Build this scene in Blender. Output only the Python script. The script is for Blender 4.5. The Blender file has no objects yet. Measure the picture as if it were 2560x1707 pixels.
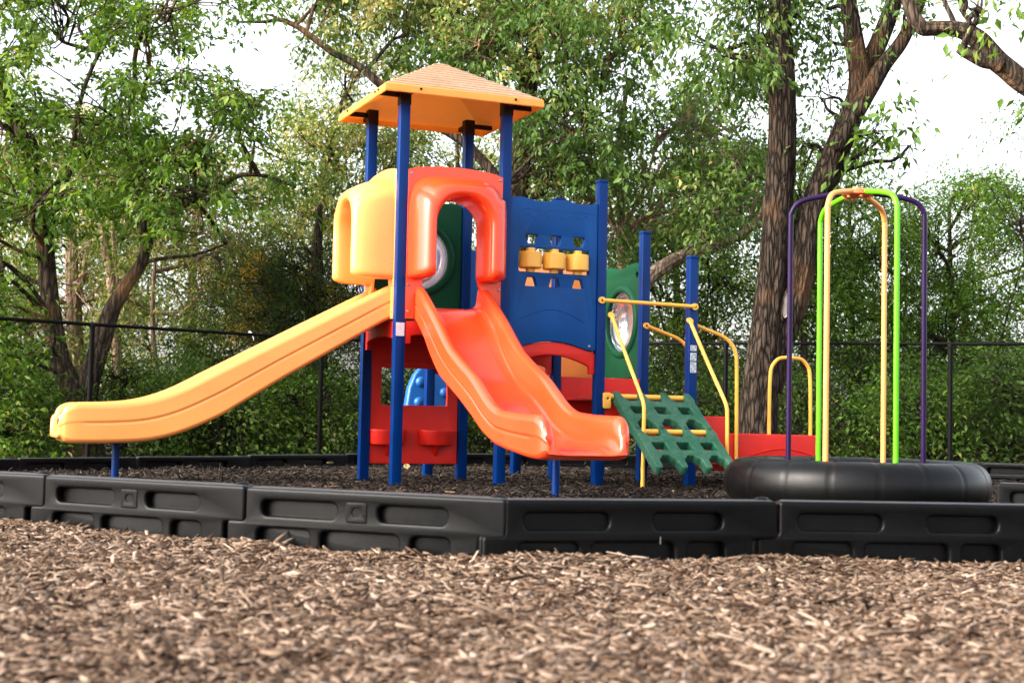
import bpy, bmesh, math, random
import numpy as np
from mathutils import Vector, Matrix, noise as mnoise

random.seed(7)
RNG = np.random.default_rng(11)
sc = bpy.context.scene
C = sc.collection
PI = math.pi

# ------------------------------------------------------------------ camera
FPX, PITCH, ROLL, CAMH = 3556.0, 0.0544, 0.021, 0.552
cam_d = bpy.data.cameras.new('camera')
cam = bpy.data.objects.new('camera', cam_d)
C.objects.link(cam)
cam_d.sensor_width = 36.0
cam_d.lens = FPX / 2560 * 36
cam_d.clip_end = 2000
cam_d.dof.use_dof = True
cam_d.dof.focus_distance = 11.6
cam_d.dof.aperture_fstop = 3.8
cam.matrix_world = Matrix.Translation((0, 0, CAMH)) @ Matrix.Rotation(PI / 2 + PITCH, 4, 'X') @ Matrix.Rotation(ROLL, 4, 'Z')
sc.camera = cam
DS = 2560 / 2352


def at(px, py, Y):
    """world point seen at photo position (px, py on a 2352 wide grid) at distance Y"""
    dx, dy = px * DS - 1280, py * DS - 853.5
    c, s = math.cos(ROLL), math.sin(ROLL)
    a = c * dx + s * dy
    b = -s * dx + c * dy
    x, y, z = a / FPX, 1.0, -b / FPX
    cp, sp = math.cos(PITCH), math.sin(PITCH)
    x, y, z = x, y * cp - z * sp, y * sp + z * cp
    t = Y / y
    return Vector((x * t, Y, CAMH + z * t))


# ------------------------------------------------------------------ tagging
def tag(o, label=None, cat=None, group=None, kind=None):
    if label: o['label'] = label
    if cat: o['category'] = cat
    if group: o['group'] = group
    if kind: o['kind'] = kind
    return o


def empty(name, loc=(0, 0, 0), rz=0.0):
    o = bpy.data.objects.new(name, None)
    C.objects.link(o)
    o.location = loc
    o.rotation_euler = (0, 0, rz)
    o.empty_display_size = 0.2
    return o


def link_mesh(name, me, mat=None, parent=None):
    o = bpy.data.objects.new(name, me)
    C.objects.link(o)
    if mat: me.materials.append(mat)
    if parent: o.parent = parent
    return o


def smooth(me, ang=40):
    me.polygons.foreach_set('use_smooth', [True] * len(me.polygons))
    if ang: me.set_sharp_from_angle(angle=math.radians(ang))


def from_bm(name, bm, mat=None, parent=None, ang=40):
    bmesh.ops.recalc_face_normals(bm, faces=bm.faces)
    me = bpy.data.meshes.new(name)
    bm.to_mesh(me)
    bm.free()
    smooth(me, ang)
    return link_mesh(name, me, mat, parent)


def from_np(name, V, F, mat=None, parent=None, sm=None):
    """V (n,3), F (m,k) all faces with k corners"""
    me = bpy.data.meshes.new(name)
    n, m, k = len(V), len(F), F.shape[1]
    me.vertices.add(n)
    me.vertices.foreach_set('co', np.ascontiguousarray(V, np.float32).ravel())
    me.loops.add(m * k)
    me.loops.foreach_set('vertex_index', np.ascontiguousarray(F, np.int32).ravel())
    me.polygons.add(m)
    me.polygons.foreach_set('loop_start', np.arange(0, m * k, k, dtype=np.int32))
    me.update(calc_edges=True)
    if sm is not None: smooth(me, sm)
    return link_mesh(name, me, mat, parent)


# ------------------------------------------------------------------ materials
def new_mat(name):
    m = bpy.data.materials.new(name)
    m.use_nodes = True
    nt = m.node_tree
    nt.nodes.clear()
    return m, nt, nt.nodes, nt.links


def plastic(name, col, rough=0.33, dust=0.10, dustcol=(0.5, 0.46, 0.42), bump=0.04, coat=0.0, var=0.12, scale=4.0, metallic=0.0, spec=0.5, trans=0.0):
    """moulded plastic or painted metal with faint mottling, scuffs and dust"""
    m, nt, N, L = new_mat(name)
    out = N.new('ShaderNodeOutputMaterial')
    b = N.new('ShaderNodeBsdfPrincipled')
    tc = N.new('ShaderNodeTexCoord')
    n1 = N.new('ShaderNodeTexNoise'); n1.inputs['Scale'].default_value = scale; n1.inputs['Detail'].default_value = 6
    n2 = N.new('ShaderNodeTexNoise'); n2.inputs['Scale'].default_value = 38; n2.inputs['Detail'].default_value = 8; n2.inputs['Roughness'].default_value = 0.7
    n3 = N.new('ShaderNodeTexNoise'); n3.inputs['Scale'].default_value = 260; n3.inputs['Detail'].default_value = 2
    for n in (n1, n2, n3): L.new(tc.outputs['Object'], n.inputs['Vector'])
    ra = N.new('ShaderNodeValToRGB')
    ra.color_ramp.elements[0].position = 0.3; ra.color_ramp.elements[1].position = 0.72
    lo = [max(0, c * (1 - var)) for c in col]; hi = [min(1, c * (1 + var)) for c in col]
    ra.color_ramp.elements[0].color = (*lo, 1); ra.color_ramp.elements[1].color = (*hi, 1)
    L.new(n1.outputs['Fac'], ra.inputs['Fac'])
    mx = N.new('ShaderNodeMix'); mx.data_type = 'RGBA'
    dr = N.new('ShaderNodeMapRange')
    dr.inputs['From Min'].default_value = 0.48; dr.inputs['From Max'].default_value = 0.75
    dr.inputs['To Max'].default_value = dust
    mul = N.new('ShaderNodeMath'); mul.operation = 'MULTIPLY'
    L.new(n1.outputs['Fac'], mul.inputs[0]); mul.inputs[1].default_value = 0.35
    add = N.new('ShaderNodeMath'); add.operation = 'ADD'
    sc2 = N.new('ShaderNodeMath'); sc2.operation = 'MULTIPLY'; sc2.inputs[1].default_value = 0.75
    L.new(n2.outputs['Fac'], sc2.inputs[0]); L.new(sc2.outputs[0], add.inputs[0]); L.new(mul.outputs[0], add.inputs[1])
    L.new(add.outputs[0], dr.inputs['Value'])
    L.new(dr.outputs[0], mx.inputs['Factor'])
    L.new(ra.outputs['Color'], mx.inputs['A']); mx.inputs['B'].default_value = (*dustcol, 1)
    L.new(mx.outputs['Result'], b.inputs['Base Color'])
    rr = N.new('ShaderNodeMapRange')
    rv = 0.25 if coat else 1.0
    rr.inputs['To Min'].default_value = max(0.05, rough - 0.07 * rv); rr.inputs['To Max'].default_value = rough + 0.14 * rv
    L.new(n2.outputs['Fac'], rr.inputs['Value']); L.new(rr.outputs[0], b.inputs['Roughness'])
    bp = N.new('ShaderNodeBump'); bp.inputs['Strength'].default_value = bump; bp.inputs['Distance'].default_value = 0.01
    L.new(n3.outputs['Fac'], bp.inputs['Height']); L.new(bp.outputs[0], b.inputs['Normal'])
    b.inputs['Coat Weight'].default_value = coat
    b.inputs['Metallic'].default_value = metallic
    b.inputs['Specular IOR Level'].default_value = spec
    if trans:
        t = N.new('ShaderNodeBsdfTranslucent'); L.new(mx.outputs['Result'], t.inputs['Color'])
        ms = N.new('ShaderNodeMixShader'); ms.inputs[0].default_value = trans
        L.new(b.outputs[0], ms.inputs[1]); L.new(t.outputs[0], ms.inputs[2]); L.new(ms.outputs[0], out.inputs[0])
    else:
        L.new(b.outputs[0], out.inputs[0])
    return m


def leaf_mat(name, stops, clump=0.5, trans=0.35, cl_scale=0.9, rough=0.52):
    """stops: list of (position, colour) picked per leaf; clump shifts whole sprays"""
    m, nt, N, L = new_mat(name)
    out = N.new('ShaderNodeOutputMaterial')
    geo = N.new('ShaderNodeNewGeometry')
    tc = N.new('ShaderNodeTexCoord')
    n1 = N.new('ShaderNodeTexNoise'); n1.inputs['Scale'].default_value = cl_scale; n1.inputs['Detail'].default_value = 4
    L.new(tc.outputs['Object'], n1.inputs['Vector'])
    mr = N.new('ShaderNodeMapRange'); mr.inputs['From Min'].default_value = 0.3; mr.inputs['From Max'].default_value = 0.7
    mr.inputs['To Min'].default_value = -clump / 2; mr.inputs['To Max'].default_value = clump / 2
    L.new(n1.outputs['Fac'], mr.inputs['Value'])
    a = N.new('ShaderNodeMath'); a.operation = 'MULTIPLY_ADD'; a.inputs[1].default_value = 1 - clump * 0.6; 
    a.use_clamp = True
    off = N.new('ShaderNodeMath'); off.operation = 'ADD'; off.inputs[1].default_value = clump * 0.3
    L.new(mr.outputs[0], off.inputs[0])
    L.new(geo.outputs['Random Per Island'], a.inputs[0]); L.new(off.outputs[0], a.inputs[2])
    ra = N.new('ShaderNodeValToRGB')
    el = ra.color_ramp.elements
    while len(el) < len(stops): el.new(0.5)
    for e, (p, c) in zip(el, stops):
        e.position = p; e.color = (*c, 1)
    L.new(a.outputs[0], ra.inputs['Fac'])
    b = N.new('ShaderNodeBsdfPrincipled')
    L.new(ra.outputs['Color'], b.inputs['Base Color'])
    b.inputs['Roughness'].default_value = rough
    b.inputs['Specular IOR Level'].default_value = 0.28
    t = N.new('ShaderNodeBsdfTranslucent')
    hs = N.new('ShaderNodeHueSaturation'); hs.inputs['Hue'].default_value = 0.485; hs.inputs['Saturation'].default_value = 1.1; hs.inputs['Value'].default_value = 1.6
    L.new(ra.outputs['Color'], hs.inputs['Color']); L.new(hs.outputs[0], t.inputs['Color'])
    mx = N.new('ShaderNodeMixShader'); mx.inputs[0].default_value = trans
    L.new(b.outputs[0], mx.inputs[1]); L.new(t.outputs[0], mx.inputs[2]); L.new(mx.outputs[0], out.inputs[0])
    return m


def bark_mat(name, dark, light, scale=(9, 9, 1.6), bump=0.7, dist=0.03, patch=None):
    m, nt, N, L = new_mat(name)
    out = N.new('ShaderNodeOutputMaterial'); b = N.new('ShaderNodeBsdfPrincipled')
    tc = N.new('ShaderNodeTexCoord'); mp = N.new('ShaderNodeMapping'); mp.inputs['Scale'].default_value = scale
    L.new(tc.outputs['Object'], mp.inputs['Vector'])
    w = N.new('ShaderNodeTexNoise'); w.inputs['Scale'].default_value = 2.0; w.inputs['Detail'].default_value = 9; w.inputs['Roughness'].default_value = 0.65; w.inputs['Distortion'].default_value = 0.6
    v = N.new('ShaderNodeTexVoronoi'); v.inputs['Scale'].default_value = 2.2; v.feature = 'DISTANCE_TO_EDGE'
    nz = N.new('ShaderNodeTexNoise'); nz.inputs['Scale'].default_value = 1.3; nz.inputs['Detail'].default_value = 3
    L.new(mp.outputs[0], nz.inputs['Vector'])
    mxv = N.new('ShaderNodeMix'); mxv.data_type = 'RGBA'; mxv.inputs['Factor'].default_value = 0.35
    L.new(mp.outputs[0], mxv.inputs['A']); L.new(nz.outputs['Color'], mxv.inputs['B'])
    L.new(mxv.outputs['Result'], v.inputs['Vector']); L.new(mp.outputs[0], w.inputs['Vector'])
    vr = N.new('ShaderNodeMapRange'); vr.inputs['From Max'].default_value = 0.28; vr.clamp = True
    L.new(v.outputs['Distance'], vr.inputs['Value'])
    mm = N.new('ShaderNodeMath'); mm.operation = 'MULTIPLY_ADD'; mm.inputs[1].default_value = 0.55
    hw = N.new('ShaderNodeMath'); hw.operation = 'MULTIPLY'; hw.inputs[1].default_value = 0.6
    L.new(w.outputs['Fac'], hw.inputs[0])
    L.new(vr.outputs[0], mm.inputs[0]); L.new(hw.outputs[0], mm.inputs[2])
    ra = N.new('ShaderNodeValToRGB')
    ra.color_ramp.elements[0].position = 0.3; ra.color_ramp.elements[0].color = (*dark, 1)
    ra.color_ramp.elements[1].position = 0.85; ra.color_ramp.elements[1].color = (*light, 1)
    L.new(mm.outputs[0], ra.inputs['Fac'])
    col = ra.outputs['Color']
    if patch:
        n4 = N.new('ShaderNodeTexNoise'); n4.inputs['Scale'].default_value = 1.1; n4.inputs['Detail'].default_value = 3
        L.new(tc.outputs['Object'], n4.inputs['Vector'])
        pr = N.new('ShaderNodeMapRange'); pr.inputs['From Min'].default_value = 0.56; pr.inputs['From Max'].default_value = 0.68; pr.inputs['To Max'].default_value = 0.6
        L.new(n4.outputs['Fac'], pr.inputs['Value'])
        m2 = N.new('ShaderNodeMix'); m2.data_type = 'RGBA'
        L.new(pr.outputs[0], m2.inputs['Factor']); L.new(col, m2.inputs['A']); m2.inputs['B'].default_value = (*patch, 1)
        col = m2.outputs['Result']
    L.new(col, b.inputs['Base Color']); b.inputs['Roughness'].default_value = 0.9; b.inputs['Specular IOR Level'].default_value = 0.1
    bp = N.new('ShaderNodeBump'); bp.inputs['Strength'].default_value = bump; bp.inputs['Distance'].default_value = dist
    L.new(mm.outputs[0], bp.inputs['Height']); L.new(bp.outputs[0], b.inputs['Normal'])
    L.new(b.outputs[0], out.inputs[0])
    return m


def chip_mat(name, stops, rough=0.85):
    m, nt, N, L = new_mat(name)
    out = N.new('ShaderNodeOutputMaterial'); b = N.new('ShaderNodeBsdfPrincipled')
    geo = N.new('ShaderNodeNewGeometry'); tc = N.new('ShaderNodeTexCoord')
    n1 = N.new('ShaderNodeTexNoise'); n1.inputs['Scale'].default_value = 60; n1.inputs['Detail'].default_value = 5
    L.new(tc.outputs['Object'], n1.inputs['Vector'])
    n2 = N.new('ShaderNodeTexNoise'); n2.inputs['Scale'].default_value = 1.4; n2.inputs['Detail'].default_value = 4
    L.new(tc.outputs['Object'], n2.inputs['Vector'])
    s1 = N.new('ShaderNodeMath'); s1.operation = 'MULTIPLY_ADD'; s1.inputs[1].default_value = 0.22; 
    s2 = N.new('ShaderNodeMath'); s2.operation = 'MULTIPLY_ADD'; s2.inputs[1].default_value = 0.3
    s3 = N.new('ShaderNodeMath'); s3.operation = 'ADD'; s3.inputs[1].default_value = -0.26; s3.use_clamp = True
    L.new(n1.outputs['Fac'], s1.inputs[0]); L.new(geo.outputs['Random Per Island'], s1.inputs[2])
    L.new(n2.outputs['Fac'], s2.inputs[0]); L.new(s1.outputs[0], s2.inputs[2]); L.new(s2.outputs[0], s3.inputs[0])
    ra = N.new('ShaderNodeValToRGB'); el = ra.color_ramp.elements
    while len(el) < len(stops): el.new(0.5)
    for e, (p, c) in zip(el, stops): e.position = p; e.color = (*c, 1)
    L.new(s3.outputs[0], ra.inputs['Fac']); L.new(ra.outputs['Color'], b.inputs['Base Color'])
    b.inputs['Roughness'].default_value = rough; b.inputs['Specular IOR Level'].default_value = 0.15
    bp = N.new('ShaderNodeBump'); bp.inputs['Strength'].default_value = 0.4; bp.inputs['Distance'].default_value = 0.004
    L.new(n1.outputs['Fac'], bp.inputs['Height']); L.new(bp.outputs[0], b.inputs['Normal'])
    L.new(b.outputs[0], out.inputs[0])
    return m


def clear_mat(name, h0=0.10, h1=0.5, g0=0.3):
    m, nt, N, L = new_mat(name)
    out = N.new('ShaderNodeOutputMaterial')
    tr = N.new('ShaderNodeBsdfTransparent'); tr.inputs['Color'].default_value = (0.9, 0.93, 0.95, 1)
    gl = N.new('ShaderNodeBsdfGlossy'); gl.inputs['Roughness'].default_value = 0.12
    gl.inputs['Color'].default_value = (0.95, 0.97, 1, 1)
    d1 = N.new('ShaderNodeBsdfDiffuse'); d1.inputs['Color'].default_value = (0.62, 0.70, 0.80, 1)
    t1 = N.new('ShaderNodeBsdfTranslucent'); t1.inputs['Color'].default_value = (0.50, 0.56, 0.64, 1)
    df = N.new('ShaderNodeMixShader'); df.inputs[0].default_value = 0.65
    L.new(d1.outputs[0], df.inputs[1]); L.new(t1.outputs[0], df.inputs[2])
    tc = N.new('ShaderNodeTexCoord')
    n = N.new('ShaderNodeTexNoise'); n.inputs['Scale'].default_value = 7; n.inputs['Detail'].default_value = 8; n.inputs['Distortion'].default_value = 1.0
    L.new(tc.outputs['Object'], n.inputs['Vector'])
    mr = N.new('ShaderNodeMapRange'); mr.inputs['From Min'].default_value = 0.35; mr.inputs['From Max'].default_value = 0.75; mr.inputs['To Min'].default_value = h0; mr.inputs['To Max'].default_value = h1
    L.new(n.outputs['Fac'], mr.inputs['Value'])
    lw = N.new('ShaderNodeLayerWeight'); lw.inputs['Blend'].default_value = 0.45
    m1 = N.new('ShaderNodeMixShader'); m2 = N.new('ShaderNodeMixShader')
    fr = N.new('ShaderNodeMath'); fr.operation = 'MULTIPLY_ADD'; fr.inputs[1].default_value = 0.5; fr.inputs[2].default_value = g0; fr.use_clamp = True
    L.new(lw.outputs['Fresnel'], fr.inputs[0])
    L.new(fr.outputs[0], m1.inputs[0]); L.new(tr.outputs[0], m1.inputs[1]); L.new(gl.outputs[0], m1.inputs[2])
    L.new(mr.outputs[0], m2.inputs[0]); L.new(m1.outputs[0], m2.inputs[1]); L.new(df.outputs[0], m2.inputs[2])
    L.new(m2.outputs[0], out.inputs[0])
    return m


M = {}
M['blue'] = plastic('painted_blue_steel', (0.0002, 0.022, 0.125), 0.28, 0.0, spec=0.15)
M['panelblue'] = plastic('blue_plastic', (0.0003, 0.050, 0.205), 0.42, 0.0, spec=0.2)
M['lightblue'] = plastic('light_blue_plastic', (0.005, 0.10, 0.36), 0.4, 0.0)
M['orange'] = plastic('orange_red_plastic', (0.80, 0.054, 0.012), 0.22, 0.015, dustcol=(0.72, 0.30, 0.20), coat=0.15, var=0.08, bump=0.0, scale=2.2)
M['yellow'] = plastic('yellow_orange_plastic', (0.90, 0.33, 0.078), 0.27, 0.015, dustcol=(0.75, 0.45, 0.24), coat=0.1, var=0.07, bump=0.0, scale=2.2)
M['roofyellow'] = plastic('translucent_yellow_roof', (0.95, 0.50, 0.11), 0.34, 0.0, var=0.05, bump=0.0, trans=0.42)
M['yellowmetal'] = plastic('yellow_painted_tube', (0.86, 0.43, 0.05), 0.32, 0.05)
M['red'] = plastic('red_plastic', (0.62, 0.013, 0.006), 0.42, 0.0, spec=0.3)
M['green'] = plastic('green_plastic', (0.0005, 0.052, 0.022), 0.45, 0.0, spec=0.15)
M['greenworn'] = plastic('worn_green_plastic', (0.003, 0.075, 0.037), 0.5, 0.55, dustcol=(0.13, 0.17, 0.145), spec=0.3)
M['bracket'] = plastic('dark_brown_bracket', (0.006, 0.003, 0.003), 0.5, 0.0, spec=0.25)
M['black'] = plastic('black_painted_steel', (0.002, 0.002, 0.002), 0.55, 0.0, spec=0.12)
M['border'] = plastic('dark_grey_recycled_plastic', (0.0016, 0.0017, 0.002), 0.27, 0.12, dustcol=(0.014, 0.013, 0.013), bump=0.14, spec=0.13)
M['tyre'] = plastic('black_rubber', (0.002, 0.002, 0.0022), 0.32, 0.08, dustcol=(0.02, 0.018, 0.016), bump=0.05, spec=0.2)
M['purple'] = plastic('purple_painted_tube', (0.015, 0.004, 0.036), 0.3, 0.0, spec=0.15)
M['lime'] = plastic('lime_painted_tube', (0.10, 0.50, 0.003), 0.3, 0.0, spec=0.3)
M['peach'] = plastic('light_orange_painted_tube', (0.95, 0.36, 0.09), 0.32, 0.0)
M['hub'] = plastic('orange_painted_hub', (0.75, 0.13, 0.015), 0.4, 0.2)
M['steel'] = plastic('dull_steel', (0.25, 0.25, 0.26), 0.35, 0.2, metallic=0.8)
M['label'] = plastic('white_label', (0.55, 0.57, 0.62), 0.5, 0.5, dustcol=(0.25, 0.26, 0.3))
M['labelink'] = plastic('grey_label_print', (0.1, 0.13, 0.25), 0.5)
M['shingle'] = plastic('weathered_shingle', (0.62, 0.42, 0.25), 0.8, 0.9, dustcol=(0.36, 0.31, 0.275), bump=0.35, var=0.2, scale=3, trans=0.4)
M['clear'] = clear_mat('scuffed_clear_dome')
M['hazy'] = clear_mat('sky_pale_dome', 0.3, 0.7, 0.5)  # pale blue diffuse share stands in for sky reflected in the dome
M['tape'] = plastic('white_tape', (0.8, 0.8, 0.82), 0.5)

# ------------------------------------------------------------------ geometry helpers
def catmull(P, n=8):
    P = [Vector(p) for p in P]
    if len(P) < 3:
        return [P[0].lerp(P[-1], i / n) for i in range(n + 1)]
    Q = [P[0] * 2 - P[1]] + P + [P[-1] * 2 - P[-2]]
    out = []
    for i in range(1, len(Q) - 2):
        a, b, c, d = Q[i - 1], Q[i], Q[i + 1], Q[i + 2]
        for j in range(n):
            t = j / n
            out.append(0.5 * ((2 * b) + (c - a) * t + (2 * a - 5 * b + 4 * c - d) * t * t + (3 * b - a - 3 * c + d) * t ** 3))
    out.append(P[-1])
    return out


def tube(path, rad, seg=10, cap=True, wob=None):
    """returns V, F(quads as list of tuples)"""
    path = [Vector(p) for p in path]
    n = len(path)
    if not hasattr(rad, '__len__'): rad = [rad] * n
    V = []; F = []
    t0 = (path[1] - path[0]).normalized()
    ref = Vector((0, 0, 1)) if abs(t0.z) < 0.9 else Vector((1, 0, 0))
    nx = t0.cross(ref).normalized()
    for i in range(n):
        t = (path[min(i + 1, n - 1)] - path[max(i - 1, 0)])
        if t.length < 1e-9: t = t0
        t = t.normalized()
        nx = (nx - t * nx.dot(t)).normalized()
        ny = t.cross(nx)
        for j in range(seg):
            a = 2 * PI * j / seg
            r = rad[i]
            if wob: r *= wob(i, a, path[i])
            V.append(path[i] + (nx * math.cos(a) + ny * math.sin(a)) * r)
    for i in range(n - 1):
        for j in range(seg):
            k = (j + 1) % seg
            F.append((i * seg + j, i * seg + k, (i + 1) * seg + k, (i + 1) * seg + j))
    if cap:
        F.append(tuple(reversed(range(seg))))
        F.append(tuple((n - 1) * seg + j for j in range(seg)))
    return V, F


class MB:
    def __init__(s): s.V = []; s.F = []
    def add(s, V, F):
        o = len(s.V); s.V += [tuple(v) for v in V]; s.F += [tuple(i + o for i in f) for f in F]; return s
    def tube(s, path, rad, seg=10, cap=True, wob=None): return s.add(*tube(path, rad, seg, cap, wob))
    def box(s, lo, hi):
        x0, y0, z0 = lo; x1, y1, z1 = hi
        V = [(x0, y0, z0), (x1, y0, z0), (x1, y1, z0), (x0, y1, z0), (x0, y0, z1), (x1, y0, z1), (x1, y1, z1), (x0, y1, z1)]
        return s.add(V, [(0, 3, 2, 1), (4, 5, 6, 7), (0, 1, 5, 4), (1, 2, 6, 5), (2, 3, 7, 6), (3, 0, 4, 7)])
    def bevel_box(s, lo, hi, b=0.008, seg=2):
        bm = bmesh.new()
        bmesh.ops.create_cube(bm, size=1)
        lo = Vector(lo); hi = Vector(hi)
        for v in bm.verts:
            v.co = Vector([lo[i] + (v.co[i] + 0.5) * (hi[i] - lo[i]) for i in range(3)])
        bmesh.ops.bevel(bm, geom=bm.edges[:], offset=b, segments=seg, affect='EDGES', profile=0.5)
        bm.verts.index_update()
        r = s.add([v.co for v in bm.verts], [[v.index for v in f.verts] for f in bm.faces])
        bm.free(); return r
    def lathe(s, prof, seg=24, M4=None, caps=True):
        """prof: list of (r, z) bottom to top, axis z"""
        V = []; F = []
        for r, z in prof:
            for j in range(seg):
                a = 2 * PI * j / seg
                p = Vector((r * math.cos(a), r * math.sin(a), z))
                V.append(M4 @ p if M4 else p)
        for i in range(len(prof) - 1):
            for j in range(seg):
                k = (j + 1) % seg
                F.append((i * seg + j, i * seg + k, (i + 1) * seg + k, (i + 1) * seg + j))
        if caps and prof[0][0] > 1e-5: F.append(tuple(reversed(range(seg))))
        if caps and prof[-1][0] > 1e-5: F.append(tuple((len(prof) - 1) * seg + j for j in range(seg)))
        return s.add(V, F)
    def xform(s, M4): s.V = [tuple(M4 @ Vector(v)) for v in s.V]; return s
    def build(s, name, mat=None, parent=None, ang=40, merge=True):
        me = bpy.data.meshes.new(name)
        me.from_pydata(s.V, [], s.F)
        bm = bmesh.new(); bm.from_mesh(me)
        if merge: bmesh.ops.remove_doubles(bm, verts=bm.verts, dist=1e-5)
        bmesh.ops.recalc_face_normals(bm, faces=bm.faces)
        bm.to_mesh(me); bm.free()
        smooth(me, ang)
        return link_mesh(name, me, mat, parent)


def plate(outline, holes=(), thick=0.04, bevel=0.006, res=2):
    """flat shape in local x/y extruded along z (centred); returns V, F"""
    cu = bpy.data.curves.new('plate', 'CURVE')
    cu.dimensions = '2D'; cu.fill_mode = 'BOTH'
    cu.extrude = max(0.0, thick / 2 - bevel); cu.bevel_depth = bevel; cu.bevel_resolution = res; cu.offset = -bevel
    for pts in [outline] + list(holes):
        sp = cu.splines.new('POLY'); sp.points.add(len(pts) - 1); sp.use_cyclic_u = True
        for p, q in zip(sp.points, pts): p.co = (q[0], q[1], 0, 1)
    o = bpy.data.objects.new('plate', cu); C.objects.link(o)
    dg = bpy.context.evaluated_depsgraph_get()
    me = bpy.data.meshes.new_from_object(o.evaluated_get(dg))
    V = [tuple(v.co) for v in me.vertices]; F = [tuple(p.vertices) for p in me.polygons]
    bpy.data.objects.remove(o); bpy.data.curves.remove(cu); bpy.data.meshes.remove(me)
    return V, F


def rrect(x0, y0, x1, y1, r=0.01, n=4):
    out = []
    for cx, cy, a0 in ((x1 - r, y0 + r, -PI / 2), (x1 - r, y1 - r, 0), (x0 + r, y1 - r, PI / 2), (x0 + r, y0 + r, PI)):
        for i in range(n + 1):
            a = a0 + PI / 2 * i / n
            out.append((cx + r * math.cos(a), cy + r * math.sin(a)))
    return out


def rpoly(P, r=0.01, n=3):
    """round the corners of a polygon"""
    out = []; m = len(P)
    for i in range(m):
        a, b, c = Vector(P[i - 1]), Vector(P[i]), Vector(P[(i + 1) % m])
        d1 = (a - b); d2 = (c - b)
        rr = min(r, d1.length * 0.45, d2.length * 0.45)
        p = b + d1.normalized() * rr; q = b + d2.normalized() * rr
        for k in range(n + 1):
            t = k / n
            out.append(tuple((1 - t) ** 2 * p + 2 * t * (1 - t) * b + t * t * q))
    return out


def circle(cx, cy, r, n=28, ry=None):
    ry = ry or r
    return [(cx + r * math.cos(2 * PI * i / n), cy + ry * math.sin(2 * PI * i / n)) for i in range(n)]


# plane placements: local (x, y) -> (u, w) on a v plane, thickness along v
def on_v(v): return Matrix(((1, 0, 0, 0), (0, 0, -1, v), (0, 1, 0, 0), (0, 0, 0, 1)))
def on_u(u): return Matrix(((0, 0, 1, u), (1, 0, 0, 0), (0, 1, 0, 0), (0, 0, 0, 1)))


# ------------------------------------------------------------------ the play structure
S = 0.92
TH = 0.3926
PS = empty('play_structure', (-0.9371, 11.7252, 0), TH)
tag(PS, 'colourful plastic playground tower with yellow and red slides under a yellow hip roof', 'playset')

# posts
PW = 0.043


def post(i, j, top, cap=True):
    u, v = i * S, j * S
    b = MB().bevel_box((u - PW, v - PW, -0.12), (u + PW, v + PW, top), 0.007, 2)
    o = b.build('post', M['blue'], PS)
    if cap:
        MB().bevel_box((u - PW - 0.004, v - PW - 0.004, top - 0.012), (u + PW + 0.004, v + PW + 0.004, top + 0.018), 0.008, 2).build('post_cap', M['blue'], o)
    return o


TT, TE, TG, TF = 3.268, 2.648, 2.035, 2.363
tower = [post(0, 0, TT, False), post(1, 0, TT, False), post(0, 1, TT, False), post(1, 1, TT, False)]
pE = post(2, 0, TE); pE2 = post(2, 1, TE - 0.035); pG = post(3, 0, TG); pF = post(3, 1, TF)
pH = post(1, 2, 1.9); pI = post(2, 2, 1.9); pJ = post(3, 2, 1.9)
# roof brackets on the tower posts: dark sleeve and two angle arms to the fascia
RO = 0.245
for o, (i, j) in zip(tower, ((0, 0), (1, 0), (0, 1), (1, 1))):
    u, v = i * S, j * S
    b = MB().bevel_box((u - PW - 0.004, v - PW - 0.004, TT - 0.13), (u + PW + 0.004, v + PW + 0.004, TT + 0.005), 0.006, 2)
    su = -1 if i == 0 else 1; sv = -1 if j == 0 else 1
    eu = -RO + 0.02 if i == 0 else S + RO - 0.02
    ev = -RO + 0.02 if j == 0 else S + RO - 0.02
    b.box((min(u + su * PW, eu), v - 0.018, 3.205), (max(u + su * PW, eu), v + 0.018, 3.243))
    b.box((u - 0.018, min(v + sv * PW, ev), 3.206), (u + 0.018, max(v + sv * PW, ev), 3.244))
    b.build('bracket', M['bracket'], o)


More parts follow.
